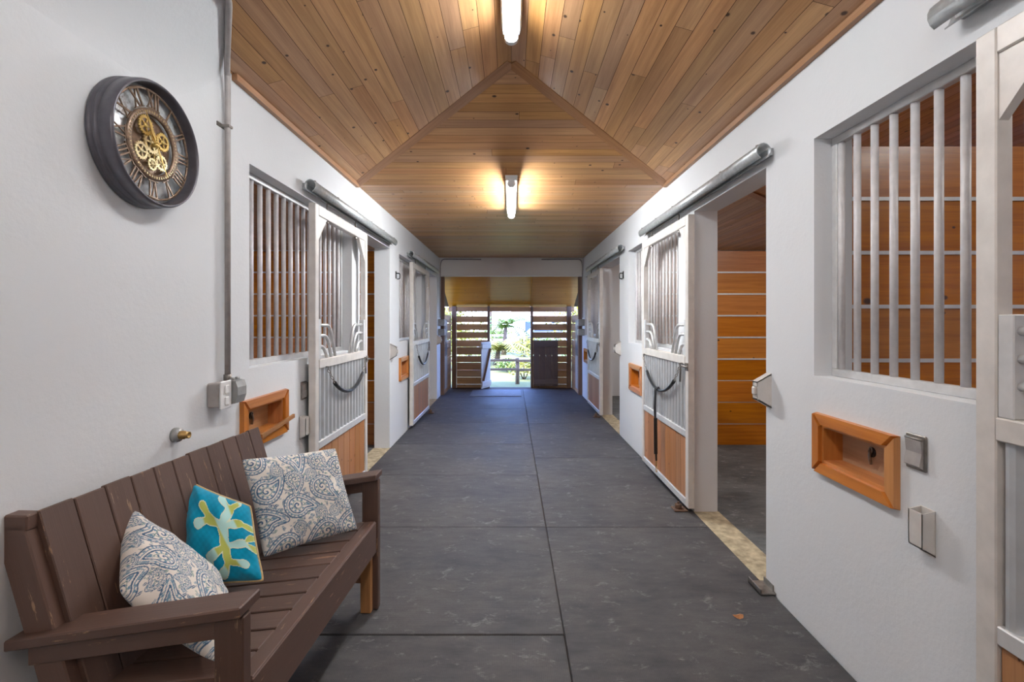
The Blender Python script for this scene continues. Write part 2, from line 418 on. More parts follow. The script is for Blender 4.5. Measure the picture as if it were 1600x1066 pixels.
for s, nm in ((1, 'ceiling_right'), (-1, 'ceiling_left')):
    m = MB()
    zf = lambda x: RIDGE - slope * abs(x)
    for i in range(nb):
        x0, x1 = i * BW * ca, min((i + 1) * BW * ca, W)
        if x1 - x0 < 0.005: continue
        lo = (lambda v: valley(-v)) if s < 0 else (lambda v: -3.0)
        strip(m, lambda u, v: (s * v, u, zf(v)), x0, x1, lo, lambda v: hipy(v))
    o = struct(m, nm, M['ceil'])
    b = MB()
    if s > 0: b.face(b.pts([(0, -3, RIDGE + .012), (W, -3, EAVE + .012), (W, HIP, EAVE + .012), (0, APEX, RIDGE + .012)]))
    else: b.face(b.pts([(0, -3, RIDGE + .012), (-1.16, -3, zf(1.16) + .012), (-1.16, 2.04, zf(1.16) + .012), (-W, 2.49, EAVE + .012), (-W, HIP, EAVE + .012), (0, APEX, RIDGE + .012)]))
    b.build('ceiling_backing', M['groove'], o)
m = MB(); ls = math.hypot(HIP - APEX, RIDGE - EAVE); n = int(ls / BW) + 1
fe = lambda u, v: (u, APEX + (HIP - APEX) * v / ls, RIDGE - (RIDGE - EAVE) * v / ls)
for i in range(n):
    v0, v1 = i * ls / n, (i + 1) * ls / n
    strip(m, fe, v0, v1, lambda v: -W * v / ls, lambda v: W * v / ls)
n2 = int((BEAM - HIP) / BW)
for i in range(n2):
    v0 = HIP + i * BW; strip(m, lambda u, v: (u, v, EAVE), v0, v0 + BW, lambda v: -W, lambda v: W)
o = struct(m, 'ceiling_end', M['ceil'])
b = MB(); b.face(b.pts([(0, APEX, RIDGE + .012), (W, HIP, EAVE + .012), (-W, HIP, EAVE + .012)])); b.face(b.pts([(-W, HIP, EAVE + .012), (W, HIP, EAVE + .012), (W, BEAM, EAVE + .012), (-W, BEAM, EAVE + .012)]))
b.build('ceiling_backing', M['groove'], o)
for i, s in enumerate((-1, 1)):
    d = Vector((s * W, HIP - APEX, EAVE - RIDGE)); up = Vector((0, -.28, 1)).cross(d).cross(d)
    m = MB().bar(Vector((0, APEX - 0.02, RIDGE - 0.006)), Vector((s * W, HIP - 0.02, EAVE - 0.004)), 0.085, 0.012, up=(0, 0, 1))
    struct(m, f'trim_{i+1}', M['trim'])
# eave battens
for i, (s, a) in enumerate(((-1, 2.52), (1, -3.0))):
    struct(MB().bar((s * (W - 0.014), a, EAVE - 0.012), (s * (W - 0.014), HIP - 0.02, EAVE - 0.012), 0.028, 0.035), f'trim_{i+3}', M['trim'])
# roof over the whole building, unseen from below, keeps the sky out
m = MB(); m.box(-5.4, 5.4, -3.0, 9.9, 3.62, 3.68); m.box(-5.4, -W - WT, -3, 9.9, 2.93, 3.0); m.box(W + WT, 5.4, -3, 9.9, 2.93, 3.0)
struct(m, 'roof', M['groove'])

# floor slab, thresholds, stall floors
m = MB(); m.box(-5.4, 5.4, -3.0, 9.95, -0.14, -0.02); m.box(-W, W, 9.95, 11.3, -0.14, -0.02)
struct(m, 'floor', M['groove'])
k = 0
for s, ds in ((1, R_DOOR[1:]), (-1, L_DOOR)):
    for a, b in ds:
        k += 1
        struct(MB().box(s * (W - 0.005), s * (W + WT + 0.01), a - 0.02, b + 0.02, -0.05, -0.004), f'sill_{k}', M['conc'])
for s, nm in ((1, 'stall_floor_right'), (-1, 'stall_floor_left')):
    struct(MB().box(s * (W + WT + 0.01), s * 5.2, -2.9, 9.9, -0.03, -0.008), nm, M['stallmat'])

# stalls: plank partitions with pale strips between the planks, outer walls and ceilings
def partition(name, s, y, x1=5.2, face=-1):
    m = MB(); z = 2.34; zz = []
    hs = [0.262] * 9
    for h in hs:
        m.box(s * (W + WT), s * x1, y - 0.02, y + 0.02, max(z - h + 0.006, -0.02), z - 0.006); zz.append(z - h); z -= h
    o = struct(m, name, M['stall'])
    g = MB()
    for q in zz[:5]: g.box(s * (W + WT), s * x1, y - 0.027, y + 0.02, q - 0.009, q + 0.009)
    g.build('gap_strip', M['alu'], o)
    return o
partition('partition_a', 1, 2.42); partition('partition_b', 1, 5.98); partition('partition_c', -1, 5.98); partition('partition_d', -1, 2.42)
for s, nm in ((1, 'wall_stall_right'), (-1, 'wall_stall_left')):
    m = MB(); z = 2.93
    while z > 0:
        m.box(s * 5.2, s * 5.24, -3, 9.95, max(z - 0.255, -0.05), z - 0.004); z -= 0.262
    struct(m, nm, M['stall'])
    struct(MB().box(s * (W + WT), s * 5.24, 9.9, 9.95, -0.05, 2.95), nm + '_end', M['wall'])
    m = MB()
    y = W + WT
    while y < 5.2:
        strip(m, lambda u, v: (s * v, u, 2.92), y, y + BW, lambda v: -3.0, lambda v: 9.9); y += BW
    struct(m, 'ceiling_stall_' + nm[11:], M['ceil'])
struct(MB().bar((1.75, 4.6, 2.905), (3.1, 5.9, 2.905), 0.09, 0.014), 'trim_5', M['trim'])

# ------------------------------------------------------------------ rubber mats
XS = 0.25
ly = [-1.33, -0.11, 1.11, 2.331, 3.551, 4.76, 5.97, 7.18, 8.40, 9.60, 10.82]
ry = [-1.9, -0.09, 1.73, 3.551, 5.36, 7.17, 8.98, 10.82]
ordn = ['first', 'second', 'third', 'fourth', 'fifth', 'sixth', 'seventh', 'eighth', 'ninth', 'tenth', 'eleventh']
def mats(ys, x0, x1, side):
    n = len(ys) - 1
    for i in range(n):
        if ys[i + 1] < 1.3: continue
        h = R.uniform(-0.0015, 0.0015); sk = R.uniform(-0.0012, 0.0012)
        o = MB().box(x0 + 0.002, x1 - 0.002 + (sk if x1 < 1 else 0), ys[i] + 0.0025, ys[i + 1] - 0.0025, -0.019, h, chamfer=0.004).build('rubber_mat', M['mat'])
        tag(o, f'black rubber floor mat in the row {side}, {ordn[n - 1 - i]} from the garden doorway', 'floor mat', 'rubber mats covering the aisle floor')
mats(ly, -W + 0.004, XS, 'along the bench wall')
mats(ry, XS, W - 0.004, 'opposite the bench wall')
tag(MB().box(-0.83, 0.2, 9.75, 10.68, 0.002, 0.012, chamfer=0.004).build('door_mat', M['matl']), 'thin pale grey mat lying just inside the garden doorway', 'floor mat')

# ------------------------------------------------------------------ barred windows
def window(n, s, y0, y1, label):
    xw = s * (W + 0.10); o = MB()
    fr = 0.035
    for (a, b, c, d) in ((y0, y1, WZ0, WZ0 + fr), (y0, y1, WZ1 - fr, WZ1), (y0, y0 + fr, WZ0 + fr, WZ1 - fr), (y1 - fr, y1, WZ0 + fr, WZ1 - fr)):
        o.box(xw - 0.018, xw + 0.018, a, b, c, d, chamfer=0.003)
    w = o.build(f'window_{n}', M['alu']); tag(w, label, 'window', 'barred stall windows', 'structure')
    y = y1 - 0.045 if s > 0 and n == 1 else y0 + 0.1
    st = -0.104 if s > 0 and n == 1 else 0.104
    while y0 + 0.03 < y < y1 - 0.03:
        MB().tube([(xw, y, WZ0 + fr - .004), (xw, y, WZ1 - fr + .004)], 0.0145, 12).build('bar', M['bar'], w); y += st
    g = MB().box(xw - 0.004, xw + 0.008, y0 + fr, y1 - fr, WZ0 + 0.62, WZ0 + 0.63); 
    return w
window(1, 1, *R_WIN[0], 'wide window with pale vertical bars above the framed wooden feed opening, opposite the clock')
window(2, 1, *R_WIN[1], 'barred window partly behind the sliding door that holds the lead rope')
window(3, 1, *R_WIN[2], 'narrow-looking barred window by the garden end on the wall opposite the clock')
window(4, -1, *L_WIN[0], 'window with pale vertical bars next to the conduit on the clock wall')
window(5, -1, *L_WIN[1], 'far barred window on the clock wall towards the garden')

# ------------------------------------------------------------------ sliding stall doors
XF, XB = 1.345, 1.395
def arc_pts(pts, r=0.06, n=5):
    P = [Vector(p) for p in pts]; out = [P[0]]
    for i in range(1, len(P) - 1):
        a, b, c = P[i - 1], P[i], P[i + 1]; d1 = (a - b).normalized(); d2 = (c - b).normalized()
        p, q = b + d1 * r, b + d2 * r
        for k in range(n + 1):
            t = k / n; out.append(p * (1 - t) ** 2 + b * 2 * t * (1 - t) + q * t * t)
    out.append(P[-1]); return out
def stall_door(n, s, y0, y1, label, latch_far=False):
    o = root(f'door_{n}', (s * (XF + XB) / 2, (y0 + y1) / 2, 0.05)); tag(o, label, 'door', 'sliding stall doors', 'structure')
    zb, zt = 0.055, 2.30; xa, xb = s * XF, s * XB; sw = 0.062
    for a, b in ((y0, y0 + sw), (y1 - sw, y1)): MB().box(xa, xb, a, b, zb, zt, chamfer=0.004).build('stile', M['cream'], o)
    MB().box(xa, xb, y0 + sw, y1 - sw, zt - 0.075, zt, chamfer=0.004).build('top_rail', M['cream'], o)
    MB().box(xa - s * 0.004, xb, y0 + sw, y1 - sw, 1.150, 1.215, chamfer=0.004).build('mid_rail', M['cream'], o); MR = [c for c in o.children if c.name.startswith('mid_rail')][0]
    MB().box(xa, xb, y0 + sw, y1 - sw, 0.585, 0.638, chamfer=0.004).build('kick_rail', M['alu'], o)
    MB().box(xa, xb, y0 + sw, y1 - sw, zb, zb + 0.055, chamfer=0.004).build('bottom_rail', M['alu'], o)
    for sg, yy in ((1, y0 + sw), (-1, y1 - sw)):
        MB().prism([(xa + s * 0.008, yy, zt - 0.075), (xa + s * 0.008, yy + sg * 0.17, zt - 0.075), (xa + s * 0.008, yy, zt - 0.26)], (s * 0.028, 0, 0)).build('corner_brace', M['cream'], o)
        MB().box(xa + s * 0.004, xb - s * 0.004, yy, yy + sg * 0.045, 1.215, 1.50, chamfer=0.003).build('yoke_plate', M['alu'], o)
        span = (y1 - y0 - 2 * sw) / 2
        for zz, reach, foot in ((1.455, 0.27, 0.385), (1.38, 0.215, 0.30), (1.305, 0.15, 0.215)):
            xm = s * (XF + XB) / 2
            p = arc_pts([(xm, yy + sg * 0.03, zz), (xm, yy + sg * reach, zz), (xm, yy + sg * foot, 1.213)], 0.07)
            MB().tube(p, 0.0125, 10).build('yoke_pipe', M['pipe'], MR)
    # ribbed sheet
    m = MB(); a, b = y0 + sw, y1 - sw; nr = int(round((b - a) / 0.076)); pw = (b - a) / nr
    pr = [(0, 0), (0.28, 0), (0.42, 1), (0.62, 1.12), (0.78, 1), (0.92, 0)]
    ys = [(a + (i + u) * pw, h) for i in range(nr) for u, h in pr] + [(b, 0)]
    x0 = s * (XF + 0.026)
    lo = m.pts([(x0 - s * 0.016 * h, y, 0.636) for y, h in ys]); hi = m.pts([(x0 - s * 0.016 * h, y, 1.152) for y, h in ys])
    for i in range(len(ys) - 1): m.face([lo[i], lo[i + 1], hi[i + 1], hi[i]])
    m.box(x0 + s * 0.004, x0 + s * 0.010, a, b, 0.636, 1.152)
    m.build('ribbed_panel', M['corr'], o)
    m = MB(); nk = max(6, int(round((b - a) / 0.135))); kw = (b - a) / nk
    for i in range(nk): m.box(s * (XF + 0.012), s * (XF + 0.036), a + i * kw + 0.002, a + (i + 1) * kw - 0.002, zb + 0.053, 0.587, chamfer=0.003)
    m.box(s * (XF + 0.034), s * (XF + 0.040), a, b, zb + 0.05, 0.59, rnd=0)
    m.build('kick_panel', M['kick'], o)
    # hangers up to the track
    for yy in (y0 + 0.28, y1 - 0.28):
        h = MB(); xm = s * (XF + XB) / 2
        h.tube([(xm, yy, zt - 0.085), (xm, yy, 2.36)], 0.006, 8); h.lathe([(0.0, -0.012), (0.014, -0.012), (0.014, 0.0), (0, 0)], 6, Matrix.Translation((xm, yy, zt - 0.075)), smooth=False)
        h.build('hanger_bolt', M['steel'], o)
    # drop bolt latch on the doorway-side stile
    yl = (y1 - 0.03) if latch_far else (y0 + 0.03); sg = -1 if latch_far else 1
    l = MB(); xx = xa - s * 0.012
    l.box(xa - s * 0.006, xa + s * 0.001, yl - 0.03, yl + 0.03, 1.105, 1.165, chamfer=0.002)
    l.tube(arc_pts([(xx, yl - sg * 0.045, 1.135), (xx - s * 0.004, yl + sg * 0.085, 1.135), (xx - s * 0.008, yl + sg * 0.09, 1.01)], 0.02), 0.0075, 8)
    l.build('latch', M['steel'], o)
    # foot of the guide roller
    return o
stall_door(1, 1, 0.16, 1.43, 'sliding stall door partly in view in front of the nearest barred window, opposite the clock', False)
stall_door(2, 1, 3.75, 5.08, 'sliding stall door with a black rubber guard and a lead rope hanging to its wooden kick panel', False)
stall_door(3, 1, 7.50, 8.73, 'sliding stall door nearest the garden on the wall opposite the clock', False)
stall_door(4, -1, 3.385, 4.61, 'sliding stall door just beyond the bench on the clock wall', True)
stall_door(5, -1, 6.74, 8.10, 'sliding stall door nearest the garden on the clock wall', True)

# overhead tracks
def track(s, y0, y1, label, dz=0.0):
    o = root('door_track', (s * 1.37, (y0 + y1) / 2, 2.355)); tag(o, label, 'door track', 'galvanised sliding door tracks')
    # round-backed channel with the slot below
    pr = []
    for k in range(13):
        a = -PI * 0.36 + (PI * 1.72) * k / 12
        pr.append((math.cos(a) * 0.040, math.sin(a) * 0.044))
    m = MB(); xm, zm = s * (W - 0.062), 2.408 + dz
    ring = lambda y, q: m.pts([(xm + p[0] * q, y, zm + p[1] * q) for p in pr])
    oo, ii = (ring(y0, 1), ring(y1, 1)), (ring(y0, .90), ring(y1, .90))
    for k in range(12):
        m.face([oo[0][k], oo[0][k + 1], oo[1][k + 1], oo[1][k]], None, .5, True); m.face([ii[0][k], ii[0][k + 1], ii[1][k + 1], ii[1][k]], None, .5, True)
        for e in (0, 1): m.face([oo[e][k], oo[e][k + 1], ii[e][k + 1], ii[e][k]])
    for k in (0, 12): m.face([oo[0][k], oo[1][k], ii[1][k], ii[0][k]])
    m.box(s * (W - 0.03), s * W, y0 + 0.02, y1 - 0.02, 2.39 + dz, 2.43 + dz)
    ch = m.build('channel', M['galv'], o)
    n = max(3, int((y1 - y0) / 0.42))
    for i in range(n + 1):
        y = y0 + 0.05 + (y1 - y0 - 0.1) * i / n
        b = MB()
        b.lathe([(0, .006), (0.008, .006), (0.008, 0), (0, 0)], 8, Matrix.Translation((xm - s * 0.012, y, zm + 0.0405)) @ Matrix.Rotation(-s * 0.3, 4, 'Y'))
        b.build('bolt', M['steel'], ch)
    return o
track(1, 0.0, 1.575, 'galvanised door track nearest the camera, above the wall opposite the clock', 0.045)
track(1, 2.67, 5.16, 'galvanised door track over the open stall doorway opposite the clock')
track(1, 6.18, 8.83, 'galvanised door track near the garden on the wall opposite the clock')
track(-1, 3.35, 5.75, 'galvanised door track over the stall door just beyond the bench')
track(-1, 6.71, 9.12, 'galvanised door track near the garden on the clock wall')

# rubber stall guards: hose with snap clips, hung in a swag across each door
def guard(s, ya, yb, sag, label):
    x = s * (XF - 0.022); z = 1.155; o = root('stall_guard', (x, (ya + yb) / 2, z - sag)); tag(o, label, 'stall guard', 'black rubber stall guards')
    f = lambda t: (x - s * 0.006 * math.sin(PI * t), ya + (yb - ya) * t, z - 0.02 - (sag - 0.02) * (1 - (2 * t - 1) ** 2) ** 0.85)
    P = [f(0.13 + 0.74 * k / 22) for k in range(23)]
    MB().tube(P, 0.0145, 12).build('hose', M['hose'], o)
    for t0, t1 in ((0, 0.13), (1, 0.87)):
        c = MB(); a, b = Vector(f(t0)), Vector(f(t1))
        if t0 == 0: c.tube([a + Vector((s * 0.018, 0, 0.02)), a + Vector((-s * 0.002, 0, 0.022)), a], 0.004, 6)
        else: c.tube([a + Vector((s * 0.018, 0, 0.02)), a + Vector((-s * 0.002, 0, 0.022)), a], 0.004, 6)
        for k in range(4):
            q = a + (b - a) * ((k + 0.5) / 4); d = (b - a).normalized(); w = d.cross(Vector((1, 0, 0))).normalized() if k % 2 else Vector((1, 0, 0))
            c.tube([q + d * (0.020 * math.cos(2 * PI * j / 10)) + w * (0.010 * math.sin(2 * PI * j / 10)) for j in range(10)], 0.0028, 6, closed=True)
        c.build('snap_clip', M['steel'], o)
    return f
fA = guard(1, 3.86, 4.94, 0.285, 'black rubber guard with a lead rope tied to it, on the door opposite the clock')
guard(1, 7.60, 8.62, 0.30, 'black rubber guard hung on the garden-end stall door opposite the clock')
guard(-1, 3.56, 4.50, 0.235, 'black rubber guard hung on the stall door just beyond the bench')
guard(-1, 6.9, 7.95, 0.31, 'black rubber guard hung on the garden-end stall door of the clock wall')
# lead rope looped over the guard on the door
px, py, pz = fA(0.5); xr = px - 0.022
o = root('lead_rope', (xr, py, 0.16)); tag(o, 'black leather lead hanging from the rubber guard down the wooden kick panel', 'lead rope')
m = MB(); m.tube([(px + 0.022, py + 0.02, pz - 0.01), (px, py + 0.02, pz + 0.024), (xr, py + 0.02, pz), (xr, py + 0.03, 0.72), (xr - 0.004, py + 0.01, 0.45), (xr, py + 0.0, 0.24)], 0.008, 8)
m.tube([(xr + 0.01, py + 0.09, pz - 0.02), (xr + 0.004, py + 0.085, 0.70), (xr, py + 0.03, 0.52), (xr, py + 0.05, 0.42), (xr, py + 0.01, 0.24)], 0.006, 8)
m.tube([(px, py + 0.02, pz + 0.022), (xr + 0.004, py + 0.06, pz + 0.004), (xr + 0.01, py + 0.09, pz - 0.02)], 0.006, 8)
m.build('strap', M['black'], o)
m = MB(); m.bar((xr - 0.006, py + 0.01, 0.62), (xr - 0.006, py + 0.0, 0.30), 0.03, 0.012); m.build('strap_fold', M['black'], o)
m = MB(); m.tube([(xr, py + 0.004, 0.24), (xr, py + 0.002, 0.19)], 0.006, 8)
m.tube([(xr, py + 0.02 * math.cos(2 * PI * j / 12), 0.165 + 0.026 * math.sin(2 * PI * j / 12)) for j in range(12)], 0.0035, 6, closed=True)
m.build('snap_clip', M['brass'], o)


# ------------------------------------------------------------------ feed boxes, catches, switches on the walls
def feedbox(s, y0, y1, z0, z1, label, snap=True, lip=None):
    o = root('feed_box', (s * W, (y0 + y1) / 2, z0)); tag(o, label, 'feed box', 'framed wooden feed openings')
    fw = FW; x0, x1 = s * (W - 0.024), s * W
    A, B, D_, E = (y0, z0), (y1, z0), (y1, z1), (y0, z1); a, b, d, e = (y0 + fw, z0 + fw), (y1 - fw, z0 + fw), (y1 - fw, z1 - fw), (y0 + fw, z1 - fw)
    m = MB()
    for p, q, i, j in ((A, B, a, b), (B, D_, b, d), (D_, E, d, e), (E, A, e, a)):
        sh = lambda t, c: (t[0] + (0.0015 if t[0] < c[0] else -0.0015), t[1] + (0.0015 if t[1] < c[1] else -0.0015))
        cc = ((p[0] + q[0] + i[0] + j[0]) / 4, (p[1] + q[1] + i[1] + j[1]) / 4)
        P4 = [sh(t, cc) for t in (p, q, j, i)]
        mid = [(x1, *t) for t in P4]; frt = [(x0, t[0] * 0.94 + cc[0] * 0.06, t[1] * 0.94 + cc[1] * 0.06) for t in P4]
        lo, hi = m.pts(mid), m.pts(frt); r = R.random(); of = R.random() * 30
        hz = abs(p[1] - q[1]) < 1e-6
        wc = lambda pp: [((t[1] if hz else t[2]) + of, (t[2] if hz else t[1]) + of, t[0]) for t in pp]
        m.face(lo, wc(mid), r); m.face(hi, wc(frt), r)
        for k in range(4):
            k2 = (k + 1) % 4; m.face([lo[k], lo[k2], hi[k2], hi[k]], wc([mid[k], mid[k2], frt[k2], frt[k]]), r)
    m.build('frame', M['feed'], o)
    m = MB(); xa, xb = s * (W - 0.006), s * (W + 0.09); t = 0.014; ya, yb, za, zb = y0 + fw - .002, y1 - fw + .002, z0 + fw - .002, z1 - fw + .002
    m.box(xa, xb, ya, ya + t, za, zb); m.box(xa, xb, yb - t, yb, za, zb); m.box(xa, xb, ya + t, yb - t, zb - t, zb); m.box(xa, xb, ya + t, yb - t, za, za + t)
    m.build('box_sides', M['feed'], o)
    MB().box(xb - s * 0.01, xb, ya + t, yb - t, za + t, zb - t).build('back_panel', M['feedin'], o); bp = [c for c in o.children if c.name.startswith('back_panel')][0]
    if snap:
        ym, zm = (y0 + y1) / 2, (z0 + z1) / 2 + 0.012
        q = MB(); T = Matrix.Translation((xb - s * 0.0105, ym, zm)) @ Matrix.Rotation(PI / 2, 4, 'Y')
        q.lathe([(0.0, 0.0), (0.021, 0.0), (0.021, -s * 0.004), (0.0, -s * 0.004)], 20, T); q.build('knot_hole', M['dark'], bp)
        q = MB(); xk = xb - s * 0.018
        q.tube([(xk, ym, zm + 0.008), (xk - s * 0.006, ym, zm - 0.014), (xk, ym, zm - 0.05)], 0.006, 8)
        q.tube([(xk, ym + 0.008 * math.cos(2 * PI * j / 10), zm + 0.01 + 0.011 * math.sin(2 * PI * j / 10)) for j in range(10)], 0.003, 6, closed=True)
        q.build('snap_hook', M['steel'], bp)
    if lip:
        q = MB().bar((s * (W - 0.035), y0 + 0.16, z0 + 0.052), (s * (W - 0.045), y1 + 0.02, z0 + 0.095), 0.012, 0.024); q.build('splintered_lip', M['rawwood'], o)
    return o
feedbox(1, *R_FEED[0], 'framed wooden feed opening below the nearest barred window, opposite the bench')
feedbox(1, *R_FEED[1], 'framed wooden feed opening beside the stall door with the lead rope', snap=False)
feedbox(1, *R_FEED[2], 'framed wooden feed opening closest to the garden on the wall opposite the clock', snap=False)
feedbox(-1, *L_FEED[0], 'framed wooden feed opening behind the far corner of the bench back, with a splintered lip', lip=True)
feedbox(-1, *L_FEED[1], 'framed wooden feed opening on the clock wall between the two stall doors', snap=False)

def catch(s, y, z, label):
    o = root('latch_catch', (s * W, y, z)); tag(o, label, 'latch catch', 'painted steel latch catches')
    x0, x1 = s * W, s * (W - 0.078); h, k, d = 0.095, 0.050, 0.028
    m = MB()
    for yy in (y - d, y + d - 0.006): m.prism([(x0, yy, z - h), (x1, yy, z - k), (x1, yy, z + k), (x0, yy, z + h)], (0, 0.006, 0))
    m.bar((x0, y, z + h), (x1, y, z + k), 2 * d, 0.006, (0, 1, 0)) if False else None
    for sg in (-1, 1): m.prism([(x0, y - d, z + sg * h), (x1, y - d, z + sg * k), (x1, y + d, z + sg * k), (x0, y + d, z + sg * h)], (0, 0, -sg * 0.007))
    for sg in (-1, 1): m.box(x1, x1 + s * 0.006, y - d, y + d, z + sg * k, z + sg * 0.024)
    br = m.build('bracket', M['cream'], o)
    MB().box(x1 - s * 0.014, x1 + s * 0.03, y - 0.016, y + 0.012, z - 0.022, z + 0.02, chamfer=0.004).build('tongue', M['cream'], br)
catch(1, 2.735, 1.10, 'latch catch on the doorway edge of the open stall opposite the clock')
catch(1, 6.46, 1.13, 'latch catch beside the garden-end doorway opposite the clock')
catch(-1, 5.83, 1.13, 'latch catch on the doorway edge of the first stall beyond the bench')
catch(-1, 9.51, 1.13, 'latch catch at the garden end of the clock wall')

def wall_switch(s, y, z, label):
    o = root('switch_cover', (s * W, y, z - 0.06)); tag(o, label, 'switch', 'weatherproof switch covers')
    MB().box(s * W, s * (W - 0.008), y - 0.043, y + 0.043, z - 0.062, z + 0.062, chamfer=0.003).build('plate', M['steel'], o)
    m = MB(); X = s * W
    pr = [(0.008, 0.05), (0.018, 0.042), (0.014, 0.0), (0.022, -0.045), (0.008, -0.054)]
    m.prism([(X - s * a, y - 0.034, z + b) for a, b in pr], (0, 0.068, 0)); m.build('cover_flap', M['boxg'], o)
    MB().tube([(X - s * 0.014, y - 0.036, z + 0.047), (X - s * 0.014, y + 0.036, z + 0.047)], 0.005, 8).build('hinge', M['steel'], o)
wall_switch(1, 1.735, 1.022, 'grey weatherproof switch cover beside the feed opening opposite the bench')
wall_switch(-1, 3.385, 1.01, 'grey weatherproof switch cover beside the stall door just beyond the bench')
wall_switch(1, 5.22, 1.0, 'grey switch cover behind the edge of the stall door with the lead rope')
def pocket(s, y, label):
    o = MB(); X0, X1 = s * W, s * (W - 0.045); z0, z1 = 0.685, 0.84
    w = 0.004; a, b = y - 0.03, y + 0.03
    o.prism([(X0, a, z0), (X1, a, z0 + 0.025), (X1, a, z1 - 0.01), (X0, a, z1)], (0, w, 0)); o.prism([(X0, b - w, z0), (X1, b - w, z0 + 0.025), (X1, b - w, z1 - 0.01), (X0, b - w, z1)], (0, w, 0))
    o.box(X1, X1 + s * w, a, b, z0 + 0.025, z1 - 0.01); o.box(X0, X0 - s * w, a, b, z0, z1)
    o.prism([(X0, a, z0), (X1, a, z0 + 0.025), (X1, b, z0 + 0.025), (X0, b, z0)], (0, 0, w))
    tag(o.build('door_pocket', M['cream']), label, 'wall pocket', 'small open metal wall pockets')
pocket(1, 1.69, 'small open-topped metal pocket on the wall under the switch cover opposite the bench')
pocket(-1, 3.352, 'small open-topped metal pocket at the edge of the stall door just beyond the bench')
pocket(-1, 6.815, 'small open-topped metal pocket at the edge of the garden-end stall door on the clock wall')
def hook(s, y, z, label):
    o = MB(); o.box(s * W, s * (W - 0.006), y - 0.025, y + 0.025, z - 0.045, z + 0.045)
    o.tube(arc_pts([(s * (W - 0.004), y, z + 0.02), (s * (W - 0.05), y, z + 0.02), (s * (W - 0.05), y, z - 0.05), (s * (W - 0.015), y, z - 0.05)], 0.02), 0.007, 8)
    tag(o.build('wall_hook', M['black']), label, 'hook', 'small black wall hooks')
hook(1, 6.29, 2.08, 'small black hook high on the wall opposite the clock, between the two open doorways')
hook(-1, 6.10, 2.06, 'small black hook high on the clock wall before the far barred window')

# floor guides of the sliding doors
def guide(s, y, label, standing=True):
    o = MB(); x = s * (XF - 0.03)
    o.box(x - 0.045, x + 0.06, y - 0.05, y + 0.05, 0.002, 0.012, chamfer=0.003)
    o.lathe([(0, 0.05), (0.022, 0.05), (0.026, 0.044), (0.026, 0.016), (0.022, 0.012), (0, 0.012)], 16, Matrix.Translation((x, y, 0)))
    o.lathe([(0, 0.066), (0.009, 0.066), (0.009, 0.05), (0, 0.05)], 8, Matrix.Translation((x, y, 0)))
    tag(o.build('floor_guide', M['rust']), label, 'floor guide', 'rusty door guide rollers')
guide(1, 3.88, 'rusty guide roller at the foot of the door with the lead rope')
guide(1, 7.66, 'rusty guide roller at the foot of the garden-end door opposite the clock')
guide(-1, 8.0, 'rusty guide roller at the foot of the garden-end door on the clock wall')
o = MB(); o.box(1.345, 1.435, 2.66, 2.80, 0.002, 0.012, chamfer=0.003); o.box(1.345, 1.352, 2.66, 2.80, 0.002, 0.034, chamfer=0.002); o.box(1.422, 1.429, 2.68, 2.78, 0.002, 0.045, chamfer=0.002)
tag(o.build('door_stop', M['steel']), 'rusty steel door stop on the floor at the near edge of the open doorway', 'door stop')

# outlet, its grey neighbour and the conduit above them
o = root('light_switch', (-W, 2.35, 1.07)); tag(o, 'white double switch on a grey box at the foot of the conduit', 'switch')
MB().box(-W, -W + 0.062, 2.312, 2.392, 1.075, 1.19, chamfer=0.006).build('back_box', M['boxg'], o)
MB().box(-W + 0.062, -W + 0.070, 2.308, 2.396, 1.066, 1.198, chamfer=0.003).build('cover_plate', M['plate'], o); cp = o.children[-1]
for z in (1.103, 1.158): MB().box(-W + 0.069, -W + 0.077, 2.336, 2.368, z - 0.02, z + 0.02, chamfer=0.004).build('rocker', M['plate'], cp)
o = root('outlet_box', (-W, 2.45, 1.07)); tag(o, 'grey outlet box with a bulging weatherproof lid, touching the white double switch', 'outlet')
MB().box(-W, -W + 0.05, 2.402, 2.482, 1.078, 1.19, chamfer=0.006).build('back_box', M['boxg'], o)
m = MB(); pr = [(0.05, 1.075), (0.084, 1.082), (0.096, 1.12), (0.096, 1.16), (0.086, 1.19), (0.05, 1.195)]
m.prism([(-W + a, 2.402, z) for a, z in pr], (0, 0.08, 0)); m.build('lid', M['boxd'], o)
m = MB()
for y in (2.42, 2.464): m.tube([(-W + 0.06, y - 0.012, 1.2), (-W + 0.06, y + 0.012, 1.2)], 0.007, 8)
m.build('hinge', M['boxd'], o)
o = root('conduit', (-1.40, 2.44, 1.19)); tag(o, 'thin grey conduit running from the white switch up the clock wall to the ceiling', 'conduit')
zf = lambda x: RIDGE - slope * abs(x)
p = [(-1.405, 2.44, 1.19), (-1.405, 2.44, 2.66), (-1.385, 2.40, zf(1.385) - 0.03), (-1.145, 2.0, zf(1.145) - 0.016), (-1.145, 0.2, zf(1.145) - 0.016)]
MB().tube(arc_pts(p, 0.07), 0.0135, 12).build('pipe', M['boxg'], o)
MB().tube([(-1.405, 2.44, 1.19), (-1.405, 2.44, 1.22)], 0.018, 12).build('connector', M['steel'], o)
m = MB(); m.box(-1.432, -1.388, 2.423, 2.457, 2.44, 2.452); m.box(-1.432, -1.426, 2.39, 2.49, 2.436, 2.456); m.build('strap', M['steel'], o)
